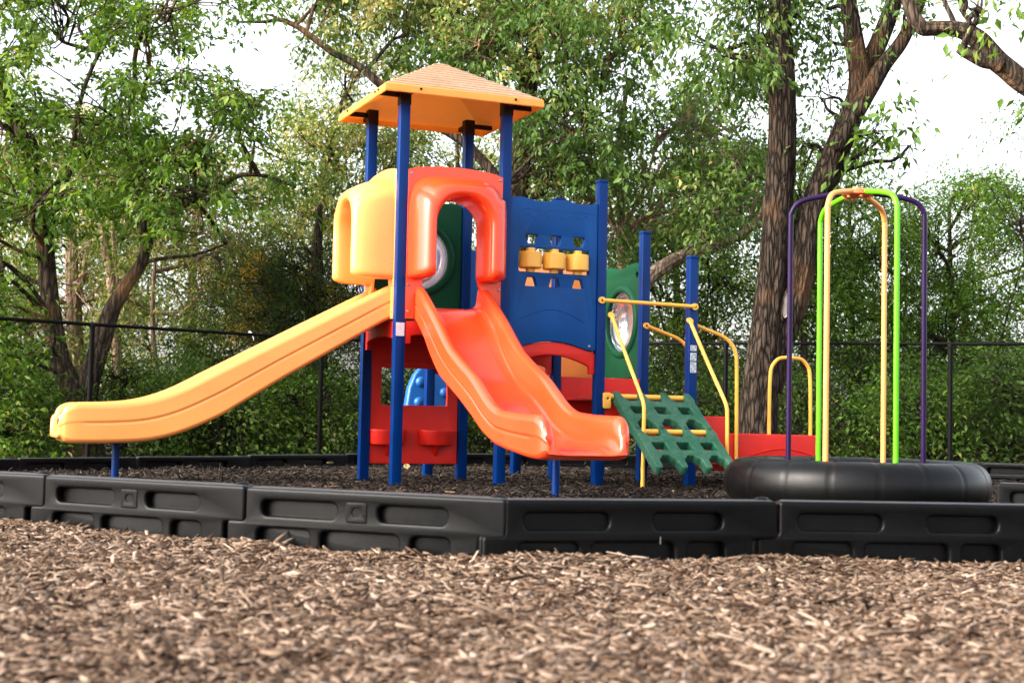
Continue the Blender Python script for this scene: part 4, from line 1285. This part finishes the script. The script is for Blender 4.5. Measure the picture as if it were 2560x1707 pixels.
# left tree, forked low, leaning trunks
Z = 19.2
tree('forked_tree', 'large forked tree with leaning grey trunks and bright green leaves at the left', 'tree',
     [(foot(ap([(195, 985), (186, 930), (166, 892), (146, 850), (132, 800), (122, 740), (110, 640), (100, 540), (92, 470), (78, 400), (58, 340), (35, 282), (5, 200), (-20, 110)], Z)), 0, 0, [.28, .22, .165, .135, .125, .118, .11, .10, .09, .08, .07, .05]),
      (ap([(192, 940), (208, 860), (228, 800), (252, 725), (272, 685), (300, 640), (322, 610), (334, 575)], Z), 0, 0, [.15, .14, .125, .105, .09, .08, .07]),
      (ap([(334, 578), (345, 550), (363, 520), (413, 476), (460, 450), (504, 428), (555, 403), (615, 406), (680, 430)], Z), .07, .02),
      (ap([(334, 580), (330, 540), (328, 504), (322, 454), (300, 380), (290, 300), (310, 200)], Z), .065, .02),
      (ap([(106, 600), (120, 505), (146, 428), (166, 373), (180, 250), (230, 120), (320, 20)], Z), .06, .02),
      (ap([(78, 400), (40, 330), (20, 300), (-40, 260)], Z), .06, .03),
      (ap([(325, 608), (343, 600), (383, 592), (450, 585), (520, 560)], Z), .04, .012),
      (ap([(230, 120), (180, 60), (240, 20), (262, -20)], Z), .03, .012)],
     'grey', [
         dict(poly=[(-200, -120), (560, -120), (600, 10), (530, 50), (505, 110), (490, 150), (545, 200), (600, 205), (610, 235), (560, 260), (620, 330), (690, 395), (660, 470), (560, 430), (470, 520), (380, 540), (330, 470), (250, 560), (150, 520), (60, 560), (-200, 640)], z=(16.6, 20.5), n=740, k=34, leaf=0.115, spread=0.07, twig=0.7, mat='bright', gap=0.40, hubs=40, len=0.5, hang=0.25, aspect=0.44, dl=0.5),
         dict(poly=[(-150, 560), (100, 560), (80, 700), (90, 800), (-150, 860)], z=(17, 19), n=110, k=26, leaf=0.11, mat='bright', gap=0.35, hubs=6)],
     101)
Z = 23.0
tree('olive_tree', 'slim sunlit tree with yellowish leaves behind the forked tree at the left', 'tree',
     [(foot(ap([(175, 960), (171, 756), (166, 630), (161, 504), (150, 440), (140, 330)], Z)), .17, .05),
      (ap([(168, 700), (190, 640), (201, 560), (215, 480)], Z), .06, .03)], 'pale',
     [dict(poly=[(-200, 200), (260, 260), (330, 420), (330, 780), (-200, 800)], z=(21.5, 25.5), n=520, k=26, leaf=0.10, mat='olive', gap=0.42, hubs=14)], 102)
Z = 22.0
tree('olive_tree', 'thin multi-stemmed tree with yellow-green leaves above the yellow slide exit', 'tree',
     [(foot(ap([(275, 960), (257, 655), (242, 580), (232, 514), (201, 454)], Z)), .11, .04),
      (ap([(262, 700), (268, 640), (262, 575), (258, 500)], Z), .05, .025),
      (ap([(370, 930), (352, 780), (352, 660), (360, 560)], Z), .05, .02)], 'pale',
     [dict(poly=[(230, 300), (560, 330), (640, 440), (660, 620), (560, 740), (230, 760)], z=(21, 25), n=430, k=26, leaf=0.095, mat='olive', gap=0.42, hubs=12)], 103)
Z = 24.0
tree('olive_tree', 'pale yellow-green tree standing left of the yellow roof', 'tree',
     [(foot(ap([(720, 980), (715, 700), (735, 500), (760, 330), (790, 220)], Z)), .14, .03)], 'grey',
     [dict(poly=[(600, 470), (625, 310), (660, 250), (700, 205), (735, 150), (800, 110), (860, 60), (960, 170), (980, 560), (700, 560)], z=(22, 26), n=620, k=26, leaf=0.105, mat='sunlit_pale', gap=0.35, hubs=14)], 104)
Z = 21.5
tree('cedar_tree', 'dark cedar with golden sunlight painted into its foliage, behind the upper part of the yellow slide', 'tree',
     [(foot(ap([(740, 1000), (735, 760), (730, 560), (735, 470)], Z)), .16, .04)], 'dark',
     [dict(poly=[(490, 680), (540, 620), (640, 560), (760, 530), (900, 560), (930, 700), (930, 800), (600, 800), (500, 760)], z=(20.4, 22.6), n=950, k=42, leaf=0.062, mat='cedar', gap=0.28, hubs=18, aspect=0.22, len=0.5, spread=0.07, hang=0.0)], 105)

# tree behind the roof with the torn trunk and the bare limb reaching left
Z = 19.8
t5 = tree('torn_tree', 'tall tree with splintered trunk rising behind the roof, bare limb reaching left', 'tree',
     [(foot(ap([(1168, 960), (1180, 800), (1187, 600), (1192, 410), (1205, 290), (1216, 170), (1243, 60), (1262, -40), (1275, -120)], Z)), 0, 0, [.19, .17, .15, .14, .135, .13, .12]),
      (ap([(1190, 470), (1080, 340), (960, 262), (869, 190), (840, 164), (810, 144), (764, 121), (735, 100), (711, 82), (688, 65), (662, 52), (650, 48), (636, 46), (615, 50), (597, 51), (575, 51), (551, 51), (535, 48), (518, 43)], Z - 1.0), 0, 0, [.07, .06, .05, .043, .038, .032, .022, .016, .008]),
      (ap([(640, 47), (628, 38), (613, 34)], Z - 1.0), .022, .012),
      (ap([(1192, 450), (1225, 452), (1250, 440), (1263, 407), (1300, 372), (1335, 352), (1400, 348)], Z), .055, .02),
      (ap([(1262, 410), (1250, 370), (1230, 340)], Z), .03, .012),
      (ap([(1335, 352), (1345, 300), (1350, 250), (1380, 215)], Z), .025, .01),
      (ap([(1205, 290), (1120, 210), (1040, 170), (1020, 100), (1050, 30), (1060, -40)], Z + .5), .05, .03),
      (ap([(1040, 130), (1000, 60), (985, 0), (960, -60)], Z + .5), .035, .02)], 'grey',
     [dict(poly=[(660, -120), (1260, -120), (1260, 60), (1200, 150), (1040, 130), (980, 160), (900, 110), (870, 40), (840, 30), (800, 60), (740, 75), (700, 30), (670, 20)], z=(18.6, 22), n=480, k=30, leaf=0.105, spread=0.07, twig=0.6, aspect=0.5, mat='sunlit_pale', gap=0.38, hubs=16, dl=0.8),
      dict(poly=[(1000, 120), (1280, -120), (1490, -120), (1500, 20), (1470, 130), (1490, 250), (1420, 400), (1330, 420), (1240, 300), (1140, 240)], skip=[(1188, 165, 42), (1225, 90, 38), (1550, 150, 70), (1500, 170, 45)], aspect=0.5, z=(17.6, 21.5), n=470, k=32, leaf=0.105, spread=0.075, twig=0.55, mat='mid', gap=0.38, hubs=16, dl=0.9),
      dict(poly=[(1190, 300), (1290, 300), (1340, 440), (1200, 440)], z=(18.6, 20.5), n=60, k=8, leaf=0.09, mat='mid', gap=0.3, hubs=10, twig=1.0, bark='grey')], 106)
# torn wood on the trunk
b = MB()
for k in range(9):
    x = 1172 + 5.0 * k + random.uniform(-3, 3); y0 = 185 - 3 * k + random.uniform(-8, 8); ln = random.uniform(18, 46)
    p = at(x, y0, Z - 0.17); q = at(x + random.uniform(-4, 9), y0 - ln, Z - 0.22)
    b.tube([p, p.lerp(q, 0.5) + Vector((0, -0.02, 0)), q], [0.035, 0.028, 0.004], 6)
b.V = [tuple(Vector(v) - t5.location) for v in b.V]
M['torn'] = plastic('torn_wood', (0.62, 0.36, 0.19), 0.8, 0.3, var=0.35, scale=12)
b.build('torn_wood', M['torn'], t5, merge=False)

Z = 21.0
tree('pale_stem_tree', 'slender pale-barked tree behind the blue game panel', 'tree',
     [(foot(ap([(1430, 980), (1429, 760), (1428, 603), (1427, 490), (1422, 400), (1425, 300), (1440, 200)], Z)), .10, .035),
      (ap([(1430, 535), (1438, 516), (1455, 480), (1469, 454), (1485, 405), (1500, 361), (1510, 300)], Z), .035, .015),
      (ap([(1428, 560), (1412, 525), (1402, 470), (1396, 440)], Z), .03, .015),
      (ap([(1432, 545), (1450, 525), (1475, 505), (1500, 495)], Z), .02, .01)], 'pale',
     [dict(aspect=0.5, skip=[(1500, 625, 45), (1560, 590, 45), (1620, 570, 40), (1680, 550, 40), (1730, 515, 36)], poly=[(1240, 330), (1330, 380), (1480, 280), (1600, 200), (1700, 190), (1780, 200), (1780, 520), (1620, 560), (1480, 560), (1330, 540), (1240, 480)], z=(19.6, 23.5), n=500, k=30, leaf=0.095, spread=0.08, twig=0.5, mat='mid', gap=0.42, hubs=16, dl=0.8)], 107)
Z = 18.6
tree('leaning_tree', 'leaning tree whose bent grey limb rises right from behind the low blue posts', 'tree',
     [(foot(ap([(1405, 1000), (1412, 850), (1440, 720), (1490, 640), (1525, 612), (1567, 588), (1610, 575), (1655, 562), (1706, 536), (1735, 515), (1752, 480), (1762, 420)], Z)), 0, 0, [.15, .13, .115, .105, .095, .08, .062, .052, .043, .034, .022]),
      (ap([(1567, 588), (1580, 570), (1600, 560), (1625, 553)], Z - .15), .035, .012),
      (ap([(1706, 536), (1722, 500), (1738, 455), (1745, 410)], Z), .03, .015)], 'tan',
     [dict(skip=[(1500, 625, 50), (1560, 590, 50), (1620, 570, 45), (1680, 550, 45), (1730, 515, 40)], poly=[(1560, 330), (1770, 300), (1780, 480), (1640, 540), (1560, 480)], z=(17.6, 19.6), n=130, k=24, leaf=0.10, mat='mid', gap=0.4, hubs=8)], 108)

# big twin-trunk tree on the right
Z = 17.0
t2 = tree('twin_trunk_tree', 'big dark twin-trunked tree with deeply furrowed bark beside the pole spinner', 'tree',
     [(foot(ap([(1738, 1030), (1740, 960), (1746, 880), (1756, 800), (1764, 740), (1772, 650), (1780, 560), (1788, 464), (1793, 380), (1796, 300), (1797, 220), (1797, 155), (1793, 80), (1790, 0), (1785, -120)], Z)), 0, 0, [.29, .25, .23, .215, .20, .185, .17, .172, .175, .175, .17, .15, .125, .13, .125]),
      (ap([(1768, 900), (1782, 800), (1803, 740), (1825, 670), (1842, 590), (1858, 516), (1880, 450), (1905, 387), (1935, 310), (1962, 247), (1974, 200), (1972, 155), (1959, 77), (1949, 0), (1940, -100)], Z + .05), 0, 0, [.15, .175, .185, .185, .178, .17, .16, .155, .142, .128, .11, .09, .08]),
      (ap([(1940, 300), (1975, 215), (1990, 155), (2016, 103), (2046, 26), (2062, -30), (2080, -110)], Z + .15), 0, 0, [.10, .11, .115, .11, .10, .09]),
      (ap([(1920, 345), (1964, 262), (2000, 200), (2030, 150), (2067, 103), (2090, 60), (2112, 10), (2135, -60)], Z - .1), 0, 0, [.10, .11, .105, .09, .08, .07, .065])], 'furrowed',
     [dict(skip=[(1555, 150, 70)], poly=[(1480, -120), (1760, -120), (1780, 40), (1760, 180), (1690, 190), (1620, 200), (1590, 90), (1520, 100), (1490, 40)], z=(16.6, 18.8), n=210, k=26, leaf=0.115, mat='mid', gap=0.40, hubs=10, dl=0.9),
      dict(poly=[(1800, -120), (1960, -120), (1930, 40), (1900, 110), (1890, 170), (1850, 200), (1830, 130)], z=(17.1, 18.2), n=55, k=26, leaf=0.105, mat='mid', gap=0.36, hubs=8, dl=0.8),
      dict(poly=[(1860, 210), (1990, 90), (2010, 150), (1960, 260), (1900, 330), (1840, 430), (1830, 300)], z=(17.1, 18.0), n=22, k=16, leaf=0.10, mat='mid', gap=0.3, hubs=5),
      dict(poly=[(1960, 300), (2040, 270), (2120, 300), (2135, 350), (2080, 345), (2000, 350), (1960, 340)], z=(16.4, 17.2), n=16, k=14, leaf=0.15, mat='bright', gap=0.25, hubs=3, dl=1.0, twig=0.8),
      dict(poly=[(1990, -60), (2130, -60), (2110, 10), (2040, 30)], z=(16.2, 17.2), n=16, k=18, leaf=0.11, mat='mid', gap=0.25, hubs=3)], 109)
# healed wound on the right stem: pale bare wood in a bark lip
b = MB(); Vw = []; cpt = at(1809, 697, Z - 0.135)
ax_u = (at(1820, 640, Z - 0.10) - at(1800, 735, Z - 0.16)); ax_u.normalize()
for k, (rr, dd) in enumerate(((1.45, 0.06), (1.3, 0.0), (1.05, -0.012), (0.85, 0.012), (0.0, 0.0))):
    for j in range(24):
        a = 2 * PI * j / 24
        Vw.append(cpt + Vector((1, 0, 0)) * (0.05 * rr * math.cos(a) * (1 + 0.15 * math.sin(3 * a))) + ax_u * (0.17 * rr * math.sin(a)) + Vector((0, dd + 0.03 * math.cos(a) * rr, 0)) - t2.location)
Fw = [(k * 24 + j, k * 24 + (j + 1) % 24, (k + 1) * 24 + (j + 1) % 24, (k + 1) * 24 + j) for k in range(4) for j in range(24)]
b.add(Vw[48:], [tuple(i - 48 for i in f) for f in Fw if min(f) >= 48]).build('bare_wood', plastic('bare_wood', (0.55, 0.46, 0.38), 0.7, 0.3, var=0.25, scale=14), t2)
b2 = MB().add(Vw[:72], [f for f in Fw if max(f) < 72]).build('wound_lip', BK['furrowed'], t2, ang=0)

# limb of a tree standing out of frame on the right
Z = 13.6
tree('overhanging_tree', 'smooth brown bare limb reaching in at the top right corner', 'tree',
     [(foot(ap([(2560, 1000), (2556, 700), (2540, 420), (2500, 300), (2430, 235), (2352, 189), (2318, 163), (2289, 139), (2265, 112), (2248, 93), (2222, 76), (2196, 68), (2150, 66), (2121, 66), (2108, 52), (2096, 34), (2083, -5), (2070, -60)], Z)), 0, 0, [.20, .18, .16, .14, .12, .105, .10, .10, .095, .085, .075, .07, .068, .062, .058, .05]),
      (ap([(2300, 150), (2280, 143), (2260, 140), (2237, 129), (2215, 118), (2203, 110)], Z - .05), .085, .05),
      (ap([(2196, 68), (2186, 40), (2172, 10), (2160, -30)], Z), .028, .02),
      (ap([(2235, 82), (2226, 50), (2208, 20), (2200, -40)], Z), .028, .018),
      (ap([(2540, 420), (2530, 200), (2500, 0), (2490, -120)], Z), .12, .07)], 'grey',
     [dict(poly=[(2150, -120), (2300, -120), (2280, 0), (2220, 50), (2190, 20)], z=(13, 14), n=6, k=12, leaf=0.12, mat='bright', gap=0.2, hubs=3, twig=1),
      dict(poly=[(2290, -80), (2480, -80), (2500, 250), (2380, 180), (2350, 120), (2330, 60), (2340, 10)], z=(12.8, 14.2), n=26, k=18, twig=0.2, leaf=0.13, mat='bright', gap=0.25, hubs=6, dl=0.9)], 110)

# trees along the back on the right, and the fill behind the structure
def back_tree(label, base, top, poly, z, n, mat, seed, leaf=0.075, gap=0.38, name='broadleaf_tree', r=0.12, k=28, bark='dark', hubs=14):
    Zm = (z[0] + z[1]) / 2
    mid = ((base[0] * 0.6 + top[0] * 0.4), base[1] * 0.55 + top[1] * 0.45)
    rr = random.Random(seed); stems = []
    for q in range(3):
        x0 = base[0] + rr.uniform(-90, 90); y1 = base[1] - rr.uniform(250, 420); x1 = x0 + rr.uniform(-110, 110)
        stems.append((foot(ap([(x0, base[1]), ((x0 + x1) / 2 + rr.uniform(-25, 25), (base[1] + y1) / 2), (x1, y1)], rr.uniform(z[0], Zm))), rr.uniform(.025, .05), .012))
    return tree(name, label, 'tree', [(foot(ap([base, mid, top], Zm)), r, r * 0.25)] + stems, bark,
                [dict(poly=poly, z=z, n=n, k=k, leaf=leaf, mat=mat, gap=gap, hubs=hubs)], seed, 'trees beyond the fence')


back_tree('grey-green tree filling the gap behind the game panel and green bubble panel', (1330, 1000), (1350, 480), [(1180, 430), (1420, 440), (1480, 560), (1480, 940), (1180, 940)], (23, 26.5), 480, 'mid', 201, 0.085)
back_tree('open green tree behind the yellow hand rails left of the twin trunk', (1600, 1000), (1590, 500), [(1420, 520), (1600, 470), (1740, 500), (1750, 930), (1460, 930)], (22, 26), 620, 'vivid', 202, 0.08)
back_tree('vivid green tree filling the space inside the spinner poles', (1960, 1000), (1950, 440), [(1770, 520), (1850, 420), (1900, 370), (1965, 320), (2010, 400), (2060, 430), (2110, 470), (2110, 920), (1780, 920)], (21.5, 26), 900, 'vivid', 203, 0.08)
back_tree('bushy green tree with pale tips just right of the purple pole', (2190, 1000), (2180, 480), [(2060, 470), (2110, 400), (2135, 430), (2165, 395), (2200, 350), (2225, 400), (2260, 390), (2290, 430), (2300, 920), (2060, 920)], (22, 26), 820, 'vivid', 204, 0.08)
back_tree('tall green tree with yellowish top at the right edge', (2400, 1000), (2380, 330), [(2250, 430), (2290, 370), (2320, 290), (2352, 235), (2420, 190), (2520, 220), (2560, 920), (2250, 920)], (21.5, 25.5), 800, 'vivid', 205, 0.085)
back_tree('leafy tree rising between the twin trunk stems', (1850, 1000), (1840, 480), [(1800, 350), (1850, 300), (1900, 380), (1930, 480), (1930, 760), (1790, 760)], (20, 23), 300, 'vivid', 206, 0.085)
back_tree('bare-stemmed green tree behind the middle of the yellow slide', (600, 1000), (560, 560), [(420, 560), (560, 500), (700, 560), (720, 880), (420, 900)], (23, 26), 420, 'dark', 207, 0.085)
back_tree('shady green tree at the far left edge', (20, 1000), (0, 560), [(-200, 560), (60, 600), (130, 760), (100, 960), (-200, 960)], (21, 24), 380, 'mid', 208, 0.09)

back_tree('large pale-leaved tree far behind the cedar and yellow slide', (430, 1000), (450, 420), [(250, 430), (420, 360), (640, 380), (780, 420), (780, 900), (250, 900)], (27, 31), 620, 'olive', 209, 0.11, 0.3, r=0.16)
back_tree('pale green tree far behind the trunks at the left', (60, 1000), (80, 380), [(-250, 380), (100, 330), (300, 420), (320, 900), (-250, 900)], (27, 31), 560, 'sunlit_pale', 210, 0.11, 0.3, r=0.16)
back_tree('pale olive tree far behind the roof and red hood', (1060, 1000), (1050, 330), [(860, 300), (1000, 240), (1250, 300), (1300, 500), (1300, 900), (860, 900)], (26, 30), 520, 'sunlit_pale', 211, 0.11, 0.34, r=0.16)
back_tree('hazy green tree far behind the fence at the right', (2200, 1000), (2230, 560), [(1780, 600), (2000, 540), (2300, 520), (2560, 480), (2600, 930), (1780, 930)], (27, 31), 620, 'mid', 212, 0.10, 0.34, r=0.16)
back_tree('pale tree far behind the game panel and low blue posts', (1560, 1000), (1550, 420), [(1250, 420), (1500, 360), (1780, 380), (1790, 900), (1250, 900)], (27, 31), 560, 'sunlit_pale', 213, 0.10, 0.36, r=0.16)

# undergrowth along the fence, each shrub its own plant
shr = [(-40, 'dark'), (70, 'mid'), (290, 'dark'), (395, 'dark'), (500, 'dark'), (600, 'dark'), (705, 'dark'), (800, 'dark'), (905, 'dark'), (1010, 'dark'), (1120, 'dark'), (1230, 'dark'), (1390, 'dark'), (1530, 'dark'), (1640, 'dark'), (1760, 'dark'), (1880, 'dark'), (1990, 'dark'), (2100, 'dark'), (2210, 'vivid'), (2310, 'dark'), (2400, 'vivid')]
sl_ = {-40: 'shrub cropped by the left edge behind the mesh fence', 70: 'lighter green shrub left of the forked trunk', 290: 'leafy shrub just right of the forked trunk base', 395: 'leafy shrub behind the curved end of the yellow slide',
       500: 'leafy shrub under the first rise of the yellow slide', 600: 'leafy shrub under the middle of the yellow slide', 705: 'leafy shrub left of the black fence post beneath the yellow slide', 800: 'leafy shrub between the fence post and the tower legs', 905: 'leafy shrub seen through the left side of the store panel window',
       1010: 'leafy shrub seen behind the light blue climbing slab', 1120: 'leafy shrub right of the store panel behind the tower', 1230: 'leafy shrub hidden behind the red slide', 1390: 'leafy shrub behind the red deck front', 1530: 'leafy shrub between the two low blue posts', 1640: 'leafy shrub left of the twin trunk base',
       1760: 'leafy shrub behind the yellow loop handle', 1880: 'leafy shrub behind the green and orange poles at the left', 1990: 'leafy shrub in the middle of the spinner poles', 2100: 'leafy shrub at the right purple pole', 2210: 'leafy shrub around the right fence post', 2310: 'leafy shrub right of the right fence post', 2400: 'leafy shrub cropped by the right edge'}
for i, (x, mt) in enumerate(shr):
    rg_ = random.Random(x)
    Z0 = 19.6 + 1.8 * (i % 2) + (0.6 if 500 < x < 1700 else -0.6 if x < 200 or x > 2000 else 0)
    if x < 120: Z0 -= 1.2
    top = 800 + rg_.uniform(-30, 50); w_ = 95 + rg_.uniform(0, 30)
    poly = [(x - w_, 1085), (x - w_ * 1.05, 960), (x - w_ * 0.8, 880), (x - w_ * 0.35, top + 20), (x + w_ * 0.1, top), (x + w_ * 0.6, top + 60), (x + w_ * 0.95, 900), (x + w_, 1085)]
    tree('shrub', sl_[x], 'shrub', [(foot(ap([(x, 1000), (x + rg_.uniform(-20, 20), 930), (x + rg_.uniform(-40, 40), 860)], Z0)), .03, .012), (foot(ap([(x + 18, 1000), (x + 45, 940), (x + 60, 880)], Z0)), .022, .01)], 'dark',
         [dict(poly=poly, z=(Z0 - 0.7, Z0 + 0.9), n=280, k=26, leaf=rg_.uniform(0.06, 0.10), mat=(mt if i % 3 else ('mid' if i % 2 else 'vivid')), gap=0.27, hubs=7, twig=0.5, aspect=0.5, dl=0.3, hang=0.0, gs=0.02)], 300 + i, 'shrubs along the fence')

# ------------------------------------------------------------------ chain-link fence
def fence(label, pts, zs, mesh_seed, posts=None):
    root = empty('chain_link_fence', (pts[0][0], pts[0][1], 0)); tag(root, label, 'fence')
    Mi = Vector((pts[0][0], pts[0][1], 0))
    P3 = [Vector((p[0], p[1], z)) for p, z in zip(pts, zs)]
    MB().tube([p - Mi for p in P3], 0.021, 10).build('top_rail', M['black'], root)
    for p in (posts or P3):
        MB().tube([Vector((p[0], p[1], -0.1)) - Mi, Vector((p[0], p[1], 1.52)) - Mi], 0.03, 12).build('fence_post', M['black'], root)
        MB().lathe([(0.036, 1.51), (0.038, 1.54), (0.03, 1.56), (0.0, 1.575)], 12, Matrix.Translation(Vector((p[0], p[1], 0)) - Mi)).build('post_cap', M['black'], root)
    V = []; F = []
    for a, bb in zip(P3[:-1], P3[1:]):
        d = (bb - a); L = math.hypot(d.x, d.y); u = Vector((d.x / L, d.y / L, 0)); nn = Vector((-u.y, u.x, 0))
        H_ = 1.5; st = 0.075
        for sgn in (1, -1):
            s0 = -H_
            while s0 < L:
                x0, x1 = s0, s0 + H_
                z0, z1 = (0.02, 0.02 + H_) if sgn > 0 else (0.02 + H_, 0.02)
                t0 = max(0, -x0 / H_) if x0 < 0 else 0; t1 = min(1, (L - x0) / H_)
                if t1 > t0:
                    p = a + u * (x0 + (x1 - x0) * t0) + nn * (0.003 * sgn); q = a + u * (x0 + (x1 - x0) * t1) + nn * (0.003 * sgn)
                    p = Vector((p.x, p.y, z0 + (z1 - z0) * t0)); q = Vector((q.x, q.y, z0 + (z1 - z0) * t1))
                    dd = (q - p).normalized(); e1 = nn * 0.0017; e2 = dd.cross(nn) * 0.0017
                    o = len(V)
                    for c in (p, q):
                        for k in range(3):
                            an = 2 * PI * k / 3
                            V.append(c + e1 * math.cos(an) + e2 * math.sin(an) - Mi)
                    for k in range(3): F.append((o + k, o + (k + 1) % 3, o + 3 + (k + 1) % 3, o + 3 + k))
                s0 += st
    from_np('wire_mesh', np.array([tuple(v) for v in V]), np.array(F), M['black'], root)
    return root


FL = [(-9.6, 12.2), (-7.25, 14.3), (-4.879, 16.5), (-2.488, 18.6), (0.1, 19.0)]
FR = [(0.1, 19.0), (2.697, 17.9), (5.248, 17.0), (7.8, 16.1)]
fence('black chain-link fence running behind the yellow slide', FL, [1.545] * 5, 1, FL)
fence('black chain-link fence running behind the pole spinner', FR, [1.56] * 4, 2, FR[1:])
# strip of white tape caught on the rail
p = at(566, 769, 18.05)
tp = MB(); V = []; 
for k in range(9):
    t = k / 8
    q = p + Vector((0.03 + 0.07 * t, 0.0, 0.028 + 0.012 * math.sin(PI * t) - 0.085 * t ** 2.2))
    for s in (-0.018, 0.018): V.append(q + Vector((0.008 * s, -0.03, s)))
tp.add(V, [(2 * k, 2 * k + 2, 2 * k + 3, 2 * k + 1) for k in range(8)])
# give it thickness
Vb = [Vector(v) + Vector((0, 0.006, 0.0)) for v in tp.V]; n_ = len(Vb)
tp.add(Vb, [(2 * k + 1, 2 * k + 3, 2 * k + 2, 2 * k) for k in range(8)])
tag(tp.build('tape_strip', M['tape'], None, merge=False), 'short strip of white tape hanging on the black fence rail above the yellow slide', 'tape')

# fallen leaves on the mulch
fm = plastic('fallen_leaf', (0.28, 0.20, 0.085), 0.7, 0.3, var=0.4, scale=9)
fl_ = [(935, 1076, 0.085, 'curled yellow-green leaf lying beside the red store panel'), (1032, 1136, 0.05, 'small tan leaf lying in front of the tower posts'), (760, 1066, 0.055, 'pale leaf on mulch left of the tower legs'),
       (1545, 1133, 0.04, 'tan leaf lying right of the yellow hand rail foot')]
for x, y, s_, lb in fl_:
    d = at(x, y, 10) - Vector((0, 0, CAMH)); t = (0.02 - CAMH) / d.z
    q = Vector((0, 0, CAMH)) + d * t
    V = []; n = 6
    for k in range(n + 1):
        tt = k / n; wv = 0.42 * math.sin(PI * tt) ** 0.8 * s_
        for s in (-1, 0, 1): V.append((s_ * (tt - 0.5) * 2, s * wv, 0.02 + (0.3 * abs(s) + 0.5 * (tt - 0.5) ** 2) * s_ * 0.8))
    F = [(3 * k + j, 3 * k + 3 + j, 3 * k + 4 + j, 3 * k + 1 + j) for k in range(n) for j in range(2)]
    o = MB().add(V, F).build('fallen_leaf', fm, None)
    md = o.modifiers.new('thickness', 'SOLIDIFY'); md.thickness = 0.002
    o.location = (q.x, q.y, q.z - 0.012); o.rotation_euler = (random.uniform(-.4, .4), random.uniform(-.3, .3), random.uniform(0, 6))
    tag(o, lb, 'leaf', 'fallen leaves on the mulch')

# ------------------------------------------------------------------ sky, sun, view
SUN_EL, SUN_AZ = math.radians(30), math.radians(246)      # azimuth clockwise from +Y
w = bpy.data.worlds.new('World'); sc.world = w; w.use_nodes = True
nt = w.node_tree
bg = nt.nodes['Background']
sk = nt.nodes.new('ShaderNodeTexSky'); sk.sky_type = 'NISHITA'; sk.sun_disc = False
sk.sun_elevation = SUN_EL; sk.sun_rotation = SUN_AZ; sk.altitude = 100; sk.air_density = 1.0; sk.dust_density = 4.0; sk.ozone_density = 0.5
hz = nt.nodes.new('ShaderNodeHueSaturation'); hz.inputs['Saturation'].default_value = 0.32; hz.inputs['Value'].default_value = 1.2   # thin milky overcast
nt.links.new(sk.outputs[0], hz.inputs['Color'])
nt.links.new(hz.outputs[0], bg.inputs['Color'])
bg.inputs['Strength'].default_value = 0.15
sl = bpy.data.lights.new('sun', 'SUN'); sl.energy = 1.1; sl.angle = math.radians(28); sl.color = (1.0, 0.87, 0.70)
so = bpy.data.objects.new('sun', sl); C.objects.link(so)
sd = Vector((math.sin(SUN_AZ) * math.cos(SUN_EL), math.cos(SUN_AZ) * math.cos(SUN_EL), math.sin(SUN_EL)))
so.rotation_euler = sd.to_track_quat('Z', 'Y').to_euler()
sc.view_settings.view_transform = 'Standard'
sc.view_settings.look = 'None'
sc.view_settings.gamma = 1.0
sc.view_settings.use_curve_mapping = False
sc.view_settings.exposure = 1.82
sc.render.engine = 'CYCLES'
sc.cycles.use_denoising = True
sc.cycles.max_bounces = 8
sc.cycles.transparent_max_bounces = 12
sc.cycles.use_adaptive_sampling = True
